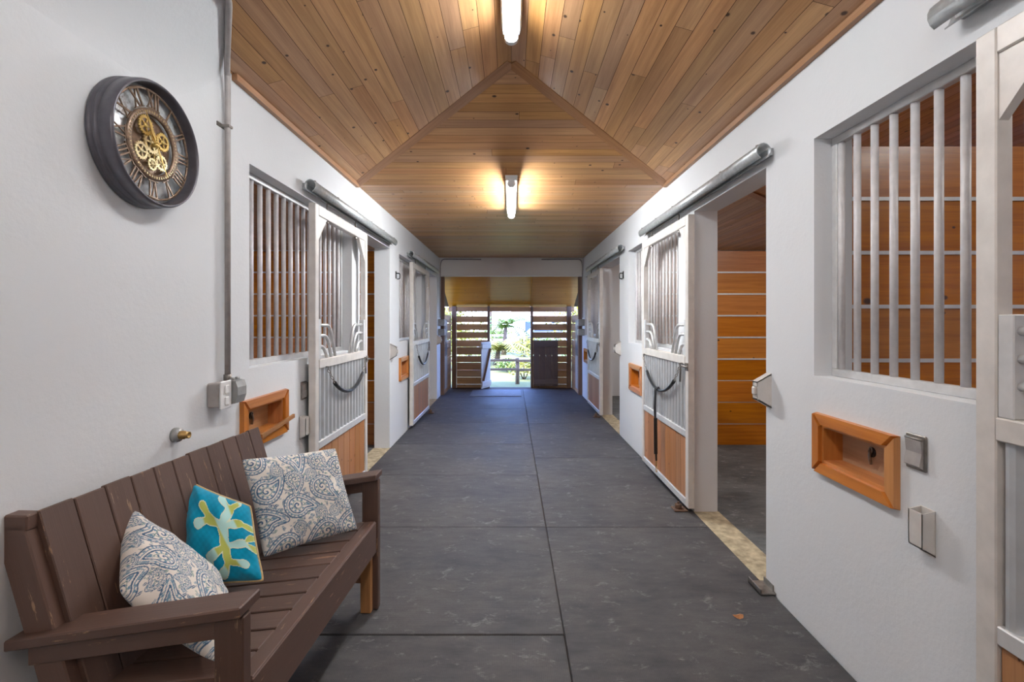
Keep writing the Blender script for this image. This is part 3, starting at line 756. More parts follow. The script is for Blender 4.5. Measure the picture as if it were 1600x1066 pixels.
# hose outlet
o = root('hose_outlet', (-W, 2.09, 0.98)); tag(o, 'small round brass hose outlet low on the clock wall above the bench back', 'hose outlet')
T = Matrix.Translation((-W, 2.09, 1.0)) @ Matrix.Rotation(PI / 2, 4, 'Y')
MB().lathe([(0, 0), (0.03, 0), (0.031, 0.012), (0.027, 0.026), (0, 0.026)], 24, T).build('flange', M['boxd'], o)
m = MB(); m.lathe([(0.017, 0.02), (0.018, 0.045), (0.0145, 0.048), (0.0145, 0.064), (0.0105, 0.064), (0.0095, 0.045), (0, 0.045)], 20, T); m.build('nozzle', M['brass'], o)
# conduits and boxes at the garden end
zb = EAVE - 0.03
for s, lab in ((-1, 'thin conduit down the beam corner on the clock side'), (1, 'thin conduit down the beam corner opposite the clock side')):
    p = [(s * 0.6, BEAM - 0.016, zb), (s * (W - 0.05), BEAM - 0.016, zb + 0.006), (s * (W - 0.02), BEAM - 0.02, zb - 0.10), (s * (W - 0.02), BEAM - 0.02, 1.56)]
    tag(MB().tube(arc_pts(p, 0.06), 0.011, 8).build('conduit', M['boxg']), lab, 'conduit')
    for z, w in ((1.465, 'upper'), (1.275, 'lower')):
        b = MB(); xb = s * (W - 0.065); b.box(s * W, s * (W - 0.12), 9.62, 9.74, z - 0.065, z + 0.065, chamfer=0.008)
        bo = root('junction_box', (s * W, 9.68, z - 0.065)); tag(bo, f'{w} grey box of the pair at the garden end, on the {"clock wall" if s < 0 else "wall opposite the clock"}', 'electrical box', 'grey boxes by the garden end')
        cs_ = b.build('case', M['boxd'], bo)
        MB().box(s * (W - 0.12), s * (W - 0.126), 9.63, 9.73, z - 0.055, z + 0.055, chamfer=0.003).build('lid', M['boxg'], cs_)

# ------------------------------------------------------------------ fluorescent lights
def fixture(y0, y1, za, zb, label, lm=None):
    o = root('ceiling_light', (0, (y0 + y1) / 2, za)); tag(o, label, 'ceiling light', 'fluorescent ceiling lights')
    d = Vector((0, y1 - y0, zb - za)); t = d.normalized(); up = Vector((1, 0, 0)).cross(t); a = Vector((0, y0, za))
    P = lambda s_, x, h: a + t * s_ + Vector((x, 0, 0)) + up * h
    ln = d.length; sec = lambda q: [(P(0, x, h), P(ln, x, h)) for x, h in q]
    def ext(q, s0, s1): 
        m = MB(); m.prism([P(s0, x, h) for x, h in q], t * (s1 - s0)); return m
    ext([(-0.045, 0.06), (0.045, 0.06), (0.055, 0.105), (-0.055, 0.105)], 0.0, ln).build('housing', M['housing'], o)
    lens = [(0.035 * math.cos(u), 0.035 * math.sin(u) * 0.9 + 0.035) for u in [2 * PI * k / 16 for k in range(16)]]
    ext(lens, 0.03, ln - 0.03).build('lens', lm or M['lamp'], o); LENS = [c for c in o.children if c.name.startswith('lens')][0]
    for s0, s1 in ((0, 0.03), (ln - 0.03, ln)): ext([(x * 1.06, (h - .035) * 1.06 + .035) for x, h in lens], s0, s1).build('end_cap', M['housing'], LENS)
    return o
fixture(1.44, 2.69, RIDGE - 0.16, RIDGE - 0.16, 'fluorescent ceiling light on the ridge nearest the camera')
fixture(4.25, 5.50, EAVE + 0.065 - 0.17, EAVE - 0.12, 'fluorescent ceiling light over the far half of the aisle', M['lamp2'])

# ------------------------------------------------------------------ the bench
BYAW = -math.radians(2.5)
bench = root('bench', (-0.757, 1.36, 0.003), (0, 0, BYAW), local=True)
tag(bench, 'dark brown painted wooden bench with slatted back, standing against the clock wall with three cushions', 'bench')
BL = 1.20
mk = lambda m, nm, mt='bench': m.build(nm, M[mt], bench, local=True)
sz = lambda x: 0.462 + 0.13 * x        # seat height, falls to the back (x negative)
bx = lambda z: -0.43 - (z - 0.36) * 0.305   # face of the backrest
# seat slats run front to back, front board along the edge
m = MB(); ns = 10; wsl = (BL - 0.10) / ns
for i in range(ns):
    y = 0.06 + (i + 0.5) * wsl; hw = wsl / 2 - R.uniform(0.003, 0.006)
    m.obox((-0.245, y, sz(-0.245) - 0.011), (0.205, 0, 0.205 * 0.13), (0, hw, 0), (0, 0, 0.011), None, 0.003)
mk(m, 'seat')
mk(MB().obox((-0.012, BL / 2, 0.449), (0.027, 0, 0.002), (0, BL / 2 - 0.05, 0), (0, 0, 0.011), None, 0.003), 'seat_edge')
mk(MB().box(-0.002, 0.018, 0.045, BL - 0.045, 0.30, 0.458, chamfer=0.004), 'front_board')
mk(MB().box(-0.44, -0.42, 0.05, BL - 0.05, 0.27, 0.375, chamfer=0.004), 'rear_board')
for y in (0.07, BL / 2, BL - 0.07): mk(MB().obox((-0.22, y, sz(-0.22) - 0.07), (0.21, 0, 0.21 * 0.13), (0, 0.018, 0), (0, 0, 0.045), None, 0.003), 'seat_bearer', 'rawwood')
# leaning back of vertical boards
m = MB(); n = 11; y = 0.03; ws = [R.uniform(0.85, 1.15) for _ in range(n)]; tot = sum(ws)
zt0 = 0.93
for i in range(n):
    w = ws[i] / tot * (BL - 0.06); zt = zt0 + R.uniform(-0.004, 0.004); z0 = 0.34
    c = Vector(((bx(z0) + bx(zt)) / 2 - 0.010, y + w / 2, (z0 + zt) / 2)); ez = Vector(((bx(zt) - bx(z0)) / 2, 0, (zt - z0) / 2)); ex = Vector((ez.z, 0, -ez.x)).normalized() * 0.010
    m.obox(c, ex, (0, w / 2 - 0.0018, 0), ez, None, 0.003); y += w
mk(m, 'backrest')
def lean(x_off, y, hw, hx, z0, z1):
    c = Vector(((bx(z0) + bx(z1)) / 2 + x_off, y, (z0 + z1) / 2)); ez = Vector(((bx(z1) - bx(z0)) / 2, 0, (z1 - z0) / 2)); ex = Vector((ez.z, 0, -ez.x)).normalized() * hx
    return MB().obox(c, ex, (0, hw, 0), ez, None, 0.004)
for y in (0.02, BL - 0.03): mk(lean(-0.068, y, 0.02, 0.045, 0.0, 0.90), 'back_post')
mk(MB().box(bx(0.93) - 0.115, bx(0.93) - 0.004, 0.0, 0.045, 0.885, 0.93, chamfer=0.004), 'top_block')
mk(MB().bar((bx(0.88) - 0.040, 0.04, 0.885), (bx(0.88) - 0.040, BL - 0.05, 0.885), 0.038, 0.06), 'back_rail')
mk(MB().bar((bx(0.50) - 0.040, 0.04, 0.50), (bx(0.50) - 0.040, BL - 0.05, 0.50), 0.038, 0.07), 'back_rail')
# arms slope down to the back; front posts, side rails
az = lambda x: 0.688 + 0.165 * (x - 0.02)
for ya, yb in ((-0.03, 0.075), (BL - 0.075, BL + 0.03)):
    yc = (ya + yb) / 2
    mk(MB().obox((-0.31, yc, az(-0.31)), (0.335, 0, 0.335 * 0.165), (0, (yb - ya) / 2, 0), (0, 0, 0.015), None, 0.004), 'arm')
    ys = 0.012 if ya < 0 else BL - 0.012
    mk(MB().obox((-0.30, ys, az(-0.30) - 0.045), (0.30, 0, 0.30 * 0.165), (0, 0.017, 0), (0, 0, 0.030), None, 0.003), 'arm_rail')
    mk(MB().box(-0.062, 0.022, ys - 0.02, ys + 0.02, 0.0 if ya > 0 else 0.0, az(-0.03) - 0.014, chamfer=0.004), 'front_post')
    mk(MB().box(-0.058, -0.004, ys - 0.055 if ya > 0 else ys + 0.021, ys - 0.021 if ya > 0 else ys + 0.055, 0.0, 0.30, chamfer=0.003), 'post_block', 'rawwood')
    mk(MB().box(-0.46, -0.06, ys - 0.016, ys + 0.016, 0.13, 0.20, chamfer=0.003), 'side_rail', 'rawwood')
mk(MB().box(-0.30, -0.24, 0.03, BL - 0.03, 0.145, 0.185, chamfer=0.003), 'stretcher', 'rawwood')

# ------------------------------------------------------------------ cushions
def cushion(name, q4, half, thick, dye, mat, label, group=None, n=150, seed=1, piping=None, pinch=0.055):
    """q4: the four corners, lower one first, then round; a soft square between them"""
    a, b, c, d = [np.array(p, float) for p in q4]; ctr = (a + b + c + d) / 4
    nrm = np.cross(b - a, d - a) + np.cross(c - b, d - c); nrm /= np.linalg.norm(nrm)
    ctr = ctr + nrm * thick * 0.5
    o0 = root(name, tuple(ctr), None, local=True)
    P = lambda U, V: ((1 - U)[..., None] * (1 - V)[..., None] * a + (1 + U)[..., None] * (1 - V)[..., None] * b + (1 + U)[..., None] * (1 + V)[..., None] * c + (1 - U)[..., None] * (1 + V)[..., None] * d) / 4 - ctr + nrm * thick * 0.5
    rng = np.random.RandomState(seed); ph = rng.rand(12) * 6.28
    u = np.linspace(-1, 1, n); U, V = np.meshgrid(u, u, indexing='ij')
    Up, Vp = U * (1 - pinch * (1 - V ** 2)), V * (1 - pinch * (1 - U ** 2))
    rc = 1 - 0.035 * np.clip((np.abs(U) * np.abs(V)) ** 6, 0, 1); base = P(Up * rc, Vp * rc)
    prof = np.clip((1 - np.abs(U) ** 2.4), 0, 1) ** 0.5 * np.clip((1 - np.abs(V) ** 2.4), 0, 1) ** 0.5
    wr = 0.006 * (np.sin(7 * U + 3 * V + ph[0]) * np.sin(4 * V - 2 * U + ph[1]) + 0.6 * np.sin(13 * V - 8 * U + ph[2]) * np.abs(U) + 0.5 * np.sin(12 * U + 5 * V + ph[3]) * np.abs(V))
    edge = 1 - np.maximum(np.abs(U), np.abs(V))
    zf_ = thick * prof + wr * np.minimum(1, edge * 6); zb_ = -0.75 * thick * prof
    front = base + zf_[..., None] * nrm
    verts = np.concatenate([front.reshape(-1, 3), (base + zb_[..., None] * nrm).reshape(-1, 3)]); faces = []
    idx = lambda i, j, k: k * n * n + i * n + j
    for k in (0, 1):
        for i in range(n - 1):
            for j in range(n - 1):
                q = (idx(i, j, k), idx(i + 1, j, k), idx(i + 1, j + 1, k), idx(i, j + 1, k)); faces.append(q if k == 0 else q[::-1])
    me = bpy.data.meshes.new('cover'); me.from_pydata(verts.tolist(), [], faces)
    ca_ = me.color_attributes.new('dye', 'FLOAT_COLOR', 'POINT')
    col = dye(U * half, V * half); col = np.concatenate([col.reshape(-1, 3)] * 2); col = np.concatenate([col, np.ones((len(col), 1))], 1)
    ca_.data.foreach_set('color', col.astype(np.float32).ravel())
    me.polygons.foreach_set('use_smooth', [True] * len(faces))
    bm = bmesh.new(); bm.from_mesh(me); bmesh.ops.remove_doubles(bm, verts=bm.verts, dist=2e-5); bm.to_mesh(me); bm.free()
    me.materials.append(M[mat]); o = bpy.data.objects.new('cover', me); C.objects.link(o); o.parent = o0; WO[o] = Vector((0, 0, 0))
    tag(o0, label, 'cushion', group)
    if piping:
        path = []
        for k in range(160):
            t = k / 160 * 4; sd = int(t); f = (t - sd) * 2 - 1
            uu, vv = [(f, -1), (1, f), (-f, 1), (-1, -f)][sd]
            r_ = 1 - 0.035 * (abs(uu) * abs(vv)) ** 6
            path.append(tuple(P(np.array(uu * (1 - pinch * (1 - vv ** 2)) * r_), np.array(vv * (1 - pinch * (1 - uu ** 2)) * r_))))
        MB().tube(path, 0.0048, 8, closed=True).build('piping', M[piping], o, local=True)
    return o, U * half, V * half, front, nrm

def paisley_dye(seed):
    def f(X, Y):
        rng = np.random.RandomState(seed)
        cream = np.array([0.82, 0.77, 0.71]); navy = np.array([0.075, 0.155, 0.27]); blue = np.array([0.17, 0.30, 0.42]); teal = np.array([0.16, 0.29, 0.28])
        col = np.tile(cream, X.shape + (1,))
        best = np.full(X.shape, 1e9)
        items = []
        tries = 0
        while len(items) < 60 and tries < 5000:
            tries += 1; r = 0.075 if tries < 60 else (0.055 if tries < 500 else 0.036); p = rng.uniform(-0.22, 0.22, 2)
            if all(np.hypot(*(p - q[0])) > (r + q[1]) * 0.86 for q in items): items.append((p, r, rng.rand() * 6.28, rng.choice([-1, 1])))
        # sprig of small leaves everywhere first
        for _ in range(620):
            p = rng.uniform(-0.22, 0.22, 2); a = rng.rand() * 6.28; l = rng.uniform(0.007, 0.014); w = l * 0.36
            dx, dy = X - p[0], Y - p[1]; s_ = dx * math.cos(a) + dy * math.sin(a); t_ = -dx * math.sin(a) + dy * math.cos(a) + 6 * (s_ ** 2)
            d = (s_ / l) ** 2 + (np.abs(t_) / w) ** 1.5
            c = (navy, blue, teal)[rng.randint(3)]; col[d < 1] = c; col[(d < 1) & (np.abs(t_) < 0.0009)] = cream
        for p, r, a, hd in items:
            dx, dy = X - p[0], Y - p[1]; c, s_ = math.cos(a), math.sin(a)
            x, y = (dx * c + dy * s_) / r, (-dx * s_ + dy * c) * hd / r
            d = np.full(X.shape, 9.0); ang = np.zeros(X.shape)
            for k in range(16):     # a drop with a hooked tail
                t = k / 15; cx, cy = -0.25 + 0.9 * t + 0.25 * t * t, 0.75 * t ** 2.2 - 0.1; rr = 0.62 * (1 - t) ** 0.8 + 0.03
                d = np.minimum(d, np.hypot(x - cx, y - cy) - rr)
            th = np.arctan2(y + 0.1, x + 0.25); rad = np.hypot(x + 0.25, y + 0.1)
            inside = d < 0.16; col[inside] = cream
            line = lambda lo, hi, cc: col.__setitem__((d > lo) & (d < hi), cc)
            line(0.08, 0.15, navy)
            line(-0.06, -0.01, blue)
            dots = np.sin(th * 20) > 0.1
            col[(d > 0.0) & (d < 0.065) & dots] = blue
            line(-0.20, -0.13, navy)
            sc = np.sin(th * 9 + 4 * d) > 0.15
            col[(d < -0.22) & (d > -0.34) & sc] = blue
            line(-0.40, -0.36, teal)
            spiral = np.sin(th + rad * 26) > 0.35
            col[(d < -0.42) & spiral] = navy
        return col
    return f
cushion('cushion', ((-1.225, 1.50, 0.62), (-0.875, 1.43, 0.445), (-1.065, 1.81, 0.445), (-1.40, 1.725, 0.80)), 0.22, 0.088, paisley_dye(3), 'paisley',
        'blue and cream paisley cushion slumped behind the near arm of the bench', 'paisley cushions on the bench', n=210, seed=2)
cushion('cushion', ((-1.08, 2.125, 0.452), (-0.765, 2.425, 0.452), (-0.90, 2.50, 0.835), (-1.255, 2.27, 0.84)), 0.22, 0.075, paisley_dye(11), 'paisley',
        'blue and cream paisley cushion propped upright at the far end of the bench', 'paisley cushions on the bench', n=210, seed=5)
CAPS = [((-.02, -.10), (.02, .02), .022), ((.02, .02), (-.03, .06), .02), ((.02, .02), (.07, .07), .02), ((.02, .02), (.09, .01), .018), ((-.0, -.05), (-.07, -.06), .018), ((-.02, -.10), (-.06, -.13), .016), ((-.02, -.10), (.03, -.13), .016),
        ((-.03, .06), (-.08, .055), .018), ((-.03, .06), (-.04, .11), .017), ((.07, .07), (.05, .125), .016), ((.07, .07), (.12, .09), .014), ((.09, .01), (.13, -.02), .014), ((.0, -.05), (.07, -.06), .016), ((.07, -.06), (.10, -.10), .014), ((-.07, -.06), (-.09, -.10), .013), ((.07, -.06), (.11, -.05), .012)]
def coral_sdf(X, Y):
    d = np.full(X.shape, 9.0)
    for a, b, r in CAPS:
        ax, ay = a; bx_, by = b; vx, vy = bx_ - ax, by - ay; t = np.clip(((X - ax) * vx + (Y - ay) * vy) / (vx * vx + vy * vy), 0, 1)
        rr = r * (0.72 + 0.38 * t) + 0.003 * np.sin(90 * X + 40 * Y) * np.cos(70 * Y - 30 * X)
        d = np.minimum(d, np.hypot(X - ax - t * vx, Y - ay - t * vy) - rr)
    return d
def blue_dye(X, Y):
    c = np.tile(np.array([0.0, 0.30, 0.49]), X.shape + (1,)); c *= (1 + 0.08 * np.sin(220 * X) * np.sin(200 * Y))[..., None]; return c
cov, gx, gy, fr, nrm = cushion('cushion', ((-1.275, 1.885, 0.455), (-0.967, 1.945, 0.455), (-1.085, 2.07, 0.70), (-1.34, 2.06, 0.81)), 0.178, 0.075, blue_dye, 'blue',
        'turquoise cushion with pale coral shape and gold piping between the paisley cushions', None, n=150, seed=8, piping='piping')
rot_ = math.radians(-24); d = coral_sdf(0.86 * (gx * math.cos(rot_) - gy * math.sin(rot_)) - 0.030, 0.86 * (gx * math.sin(rot_) + gy * math.cos(rot_)) - 0.0); n = gx.shape[0]
keep = d < 0.0; vid = -np.ones(gx.shape, int); vs = []; cs = []
aq, lime, pale = np.array([0.46, 0.74, 0.70]), np.array([0.47, 0.52, 0.12]), np.array([0.70, 0.76, 0.58])
me = bpy.data.meshes.new('coral_applique'); fs = []
for i in range(n - 1):
    for j in range(n - 1):
        q = [(i, j), (i + 1, j), (i + 1, j + 1), (i, j + 1)]
        if all(keep[a] for a in q):
            for a in q:
                if vid[a] < 0:
                    vid[a] = len(vs); vs.append(tuple(fr[a] + nrm * 0.003))
                    t = 0.5 + 0.5 * math.sin(38 * gx[a] + 21 * gy[a] + 1.2); t = min(1, max(0, (t - 0.55) * 6)); c = aq * (1 - t) + lime * t
                    if d[a] > -0.0042: c = pale
                    cs.append((*c, 1))
            fs.append([vid[a] for a in q])
me.from_pydata(vs, [], fs); a_ = me.color_attributes.new('dye', 'FLOAT_COLOR', 'POINT'); a_.data.foreach_set('color', np.array(cs, dtype=np.float32).ravel())
me.materials.append(M['blue']); o = bpy.data.objects.new('coral_applique', me); C.objects.link(o); o.parent = cov; o['label'] = 'pale green coral shape sewn on the cushion'

# ------------------------------------------------------------------ the clock
CLK = None
ck = root('wall_clock', (-W, 1.885, 2.155), Matrix(((0, 0, 1), (1, 0, 0), (0, 1, 0))).to_euler(), local=True)
tag(ck, 'round skeleton wall clock with dark rim, roman numerals and golden gears', 'clock')
bk = lambda m, nm, mt, par=None: m.build(nm, M[mt], par or ck, local=True)
CR = 0.238
prof = [(CR - .012, 0.0), (CR, 0.004), (CR, 0.016), (CR - .007, 0.020), (CR - .001, 0.026), (CR - .001, 0.036), (CR - .008, 0.040), (CR - .003, 0.046), (CR - .004, 0.082), (CR - .008, 0.090), (CR - .013, 0.092), (CR - .017, 0.088), (CR - .018, 0.080), (CR - .020, 0.012), (CR - .020, 0.0)]
bk(MB().lathe(prof, 96), 'case', 'case')
dial = bk(MB().lathe([(CR - .019, 0.036), (CR - .021, 0.040), (0.0, 0.040)], 72), 'dial_plate', 'dial')
iring = bk(MB().lathe([(0.128, 0.054), (0.134, 0.058), (0.134, 0.064), (0.112, 0.064), (0.110, 0.058), (0.112, 0.054)], 72, closed=True), 'inner_ring', 'bronze')
bk(MB().lathe([(0.111, 0.043), (0.0, 0.043)], 48), 'movement_plate', 'bronze')
m = MB()
for k in range(60):
    a = 2 * PI * k / 60; m.obox((0.122 * math.sin(a), 0.122 * math.cos(a), 0.065), (0.002 * math.sin(a) * 2, 0.002 * math.cos(a) * 2, 0), (0.0009 * math.cos(a), -0.0009 * math.sin(a), 0), (0, 0, 0.0012))
bk(m, 'minute_track', 'gold2', iring)
bk(MB().lathe([(0.199, 0.054), (0.207, 0.054), (0.207, 0.059), (0.199, 0.059)], 72, closed=True), 'outer_ring', 'bronze')
def strokes(txt):
    out = []; x = 0
    for ch in txt:
        w = {'I': .012, 'V': .030, 'X': .030}[ch]
        if ch == 'I': out += [((x + w / 2, 0), (x + w / 2, 1), .0055)]
        elif ch == 'V': out += [((x + 0.002, 1), (x + w / 2, 0), .006), ((x + w - .002, 1), (x + w / 2, 0), .003)]
        else: out += [((x + 0.002, 1), (x + w - .002, 0), .006), ((x + w - .002, 1), (x + .002, 0), .003)]
        x += w + 0.003
    return out, x - 0.003
for h, txt in enumerate(['XII', 'I', 'II', 'III', 'IIII', 'V', 'VI', 'VII', 'VIII', 'IX', 'X', 'XI']):
    a = 2 * PI * h / 12; rv, tv = Vector((math.sin(a), math.cos(a), 0)), Vector((math.cos(a), -math.sin(a), 0))
    st, w = strokes(txt); m = MB(); K = lambda p: tv * (p[0] - w / 2) + rv * (0.137 + p[1] * 0.062) + Vector((0, 0, 0.060))
    for p, q, t in st: m.bar(K(p), K(q), t, 0.005)
    for q in (0, 1): m.bar(tv * (-w / 2 - .003) + rv * (0.137 + q * .062) + Vector((0, 0, .060)), tv * (w / 2 + .003) + rv * (0.137 + q * .062) + Vector((0, 0, .060)), 0.0035, 0.005)
    bk(m, 'numeral', 'bronze', dial)
def gear(cx, cy, r, nt_, z, mt, spokes=5, ph=0.0):
    m = MB(); th = 0.005; out = []
    for k in range(nt_):
        for f, rr in ((-.30, r * .90), (-.16, r), (.16, r), (.30, r * .90)):
            a = 2 * PI * (k + f) / nt_ + ph; out.append((rr * math.cos(a), rr * math.sin(a)))
    n = len(out); inn = [(r * .66 * math.cos(math.atan2(q, p)), r * .66 * math.sin(math.atan2(q, p))) for p, q in out]
    for zz in (z, z + th):
        A, B = m.pts([(cx + p, cy + q, zz) for p, q in out]), m.pts([(cx + p, cy + q, zz) for p, q in inn])
        for k in range(n): m.face([A[k], A[(k + 1) % n], B[(k + 1) % n], B[k]])
    for ring in (out, inn):
        A, B = m.pts([(cx + p, cy + q, z) for p, q in ring]), m.pts([(cx + p, cy + q, z + th) for p, q in ring])
        for k in range(n): m.face([A[k], A[(k + 1) % n], B[(k + 1) % n], B[k]])
    for k in range(spokes):
        a = 2 * PI * k / spokes + ph; d = Vector((math.cos(a), math.sin(a), 0)); c = Vector((cx, cy, z + th / 2)); m.bar(c, c + d * r * .70, r * .17, th * .8)
    m.lathe([(0, z - .001), (r * .26, z - .001), (r * .26, z + th + .002), (0, z + th + .002)], 20, Matrix.Translation((cx, cy, 0)))
    bk(m, 'gear', mt)
gear(0.0, 0.010, 0.044, 20, 0.052, 'gold2', 6); gear(-0.040, 0.062, 0.038, 22, 0.058, 'gold', 5); gear(0.052, 0.030, 0.036, 22, 0.056, 'gold', 5)
gear(-0.062, -0.040, 0.034, 18, 0.058, 'gold2', 5); gear(0.042, -0.055, 0.032, 18, 0.058, 'gold2', 5); gear(-0.012, -0.076, 0.024, 16, 0.062, 'gold2', 6, .3); gear(0.016, -0.026, 0.036, 20, 0.046, 'gold2', 5)
for nm, a, l, w in (('hour_hand', math.radians(-28), 0.070, .012), ('minute_hand', math.radians(-28 + 0), 0.125, .007), ('second_hand', math.radians(152), 0.125, .005)):
    d = Vector((math.sin(a), math.cos(a), 0)); c = Vector((0, 0, 0.070 if nm[0] == 'h' else 0.074)); p = Vector((d.y, -d.x, 0))
    m = MB(); m.prism([c, c + d * l * .35 + p * w, c + d * l, c + d * l * .35 - p * w], (0, 0, .002))
    bk(m, nm, 'gold')
bk(MB().lathe([(0, .060), (.008, .060), (.008, .080), (0, .080)], 16), 'hand_hub', 'gold')

# ------------------------------------------------------------------ the lean-to at the garden end
AX = 1.37; y0, y1 = BEAM + 0.16, ENDY
m = MB(); nx = 2
for a, b, rn in ((-1.43, 0.43, .52), (0.433, 1.43, .40)):
    ids = m.pts([(a, y0, 2.393), (b, y0, 2.393), (b, y1 + .1, 1.815), (a, y1 + .1, 1.815)]); of = R.random() * 20
    m.face(ids, [(a + of, 0, of), (b + of, 0, of), (b + of, 1.3, of), (a + of, 1.3, of)], rn)
struct(m, 'ceiling_shed', M['ply'])
struct(MB().prism([(-1.6, y0 - .1, 2.46), (-1.6, y1 + .5, 1.84), (-1.6, y1 + .5, 1.90), (-1.6, y0 - .1, 2.52)], (3.2, 0, 0)), 'roof_shed', M['groove'])
rows = [(1.61, 1.47), (1.43, 1.29), (1.245, 1.11), (1.06, 0.912), (0.905, 0.735), (0.70, 0.56), (0.55, 0.385), (0.38, 0.22), (0.215, 0.06), (0.055, -0.10)]
def slats(name, xa, xb):
    m = MB()
    for t, b in rows: m.box(xa, xb, y1 + 0.02, y1 + 0.045, b, t)
    return struct(m, name, M['shed'])
slats('wall_end_left', -1.245, -0.545); slats('wall_end_right', 0.49, 1.26)
for s, nm in ((-1, 'wall_shed_left'), (1, 'wall_shed_right')):
    m = MB()
    for t, b in rows[:6]: m.box(s * AX, s * (AX + .025), y0 + 0.09, y1, b - 0.012, t + 0.012)
    for t, b in rows[6:]: m.box(s * AX, s * (AX + .025), y0 + 0.09, y1, b - 0.006, t)
    struct(m, nm, M['shed'])
k = 0
for x, w, n_ in ((-1.30, .10, 'a'), (-0.517, .055, 'b'), (0.465, .055, 'c'), (1.31, .10, 'd')):
    struct(MB().box(x - w / 2, x + w / 2, y1 - 0.04, y1 + 0.06, -0.12, 1.83, chamfer=0.004), f'pillar_{n_}', M['shedpost'])
struct(MB().box(-1.43, 1.43, y1 - 0.02, y1 + 0.03, 1.71, 1.815, chamfer=0.004), 'lintel', M['shed'])
for s, n_ in ((-1, 'e'), (1, 'f')):
    struct(MB().box(s * 1.355, s * 1.63, y0 + 0.002, y0 + 0.09, -0.1, 2.42, chamfer=0.004), f'pillar_{n_}', M['shedpost'])
def halfdoor(n, hinge, ang, wd, mt, z0, z1, label, flip=1):
    o = root(f'door_{n}', hinge, (0, 0, ang), local=True); tag(o, label, 'door', None, 'structure')
    m = MB(); nb_ = 4
    for i in range(nb_): m.box(i * wd / nb_ + .002, (i + 1) * wd / nb_ - .002, 0, 0.02, z0, z1, chamfer=0.002)
    m.build('leaf_boards', M[mt], o, local=True)
    for zz in (z0 + 0.10, z1 - 0.09): MB().box(0, wd, flip * -0.02 if flip > 0 else 0.02, 0 if flip > 0 else 0.04, zz - 0.055, zz + 0.055, chamfer=0.003).build('cross_rail', M[mt], o, local=True)
    yy = -0.011 if flip > 0 else 0.031
    MB().bar((0.05, yy, z1 - 0.16), (wd - 0.05, yy, z0 + 0.17), 0.018, 0.07, (0, 1, 0)).build('diagonal_brace', M['shedpost' if mt == 'greydoor' else mt], o, local=True)
halfdoor(6, (-0.49, y1 - 0.06, 0), math.radians(-112), 0.47, 'greydoor', 0.02, 1.035, 'pale grey half-height door swung open at the garden doorway', flip=-1)
halfdoor(7, (0.50, y1 - 0.09, 0), 0, 0.55, 'backlitdoor', 0.03, 1.06, 'brown half-height door coloured dark for backlight folded flat against the slatted end wall', flip=1)
for s, lab in ((-1, 'dark sheet panel on the shed wall nearest the clock side'), (1, 'dark sheet panel on the shed wall opposite the clock side')):
    o = root('metal_panel', (s * AX, 10.1, 0.1)); tag(o, lab, 'panel', 'sheet panels inside the shed')
    MB().box(s * (AX - 0.004), s * (AX - 0.02), 10.06, 10.40, 0.78, 1.52, chamfer=0.003).build('upper_sheet', M['case'], o)
    MB().box(s * (AX - 0.004), s * (AX - 0.02), 10.06, 10.40, 0.10, 0.775, chamfer=0.003).build('lower_sheet', M['boxg'], o)

# small things on the floor
m = MB()
for i in range(8):
    a0_, a1_ = 2 * PI * i / 8, 2 * PI * (i + 1) / 8
    f = lambda a: (1.135 + 0.028 * math.cos(a), 2.47 + 0.02 * math.sin(a) * (1 + .4 * math.cos(a)), 0.006 + 0.006 * math.cos(2 * a))
    m.face(m.pts([(1.135, 2.47, 0.010), f(a0_), f(a1_)]))
tag(m.build('dry_leaf', M['dryleaf'], merge=True), 'dry orange leaf on the mat by the concrete threshold', 'leaf')

# ------------------------------------------------------------------ the garden
GZ = -0.10
m = MB(); nx, ny = 60, 50
gz = lambda x, y: GZ + 0.05 * math.sin(x * .9 + y * .4) * min(1, max(0, (y - 12) / 4)) + 0.02 * max(0, y - 13) ** 1.0 * 0.6
xs = [-24 + 48 * i / nx for i in range(nx + 1)]; ys = [11.30 + 45 * (j / ny) ** 1.6 for j in range(ny + 1)]
ids = [[m.pts([(x, y, gz(x, y))])[0] for y in ys] for x in xs]
for i in range(nx):
    for j in range(ny): m.face([ids[i][j], ids[i + 1][j], ids[i + 1][j + 1], ids[i][j + 1]], None, .5, True)
struct(m, 'ground', M['grass'])
struct(MB().box(-26, 26, -12, 11.3, -0.4, -0.16), 'ground_base', M['conc'])
def leafblob(m, c, rx, ry, rz, n, ls, rng, hollow=0.5):
    for _ in range(n):
        d = Vector((rng.gauss(0, 1), rng.gauss(0, 1), rng.gauss(0, 1))).normalized(); q = rng.uniform(hollow, 1)
        p = Vector(c) + Vector((d.x * rx, d.y * ry, d.z * rz)) * q
        a = Vector((rng.gauss(0, 1), rng.gauss(0, 1), rng.gauss(0, .7))).normalized(); b = a.cross(Vector((rng.gauss(0, 1), rng.gauss(0, 1), rng.gauss(0, 1)))).normalized()
        l = ls * rng.uniform(.6, 1.3); w = l * .42
        m.face(m.pts([p - a * l / 2, p + b * w / 2, p + a * l / 2, p - b * w / 2]), None, rng.random())
def shrub(x, y, r, h, mt, label, group='garden shrubs', n=380, ls=0.12):
    rng = random.Random(int(x * 100 + y * 7)); z = gz(x, y); o = root('shrub', (x, y, z)); tag(o, label, 'shrub', group)
    m = MB(); leafblob(m, (x, y, z + h * .55), r, r, h * .5, n, ls, rng, .3); m.build('foliage', M[mt], o)
    m = MB()
    for k in range(5):
        a = rng.uniform(0, 6.28); m.tube([(x, y, z - .05), (x + math.cos(a) * r * .25, y + math.sin(a) * r * .25, z + h * .4), (x + math.cos(a) * r * .5, y + math.sin(a) * r * .5, z + h * .75)], [.02, .014, .006], 6)
    m.build('stem', M['bark'], o)
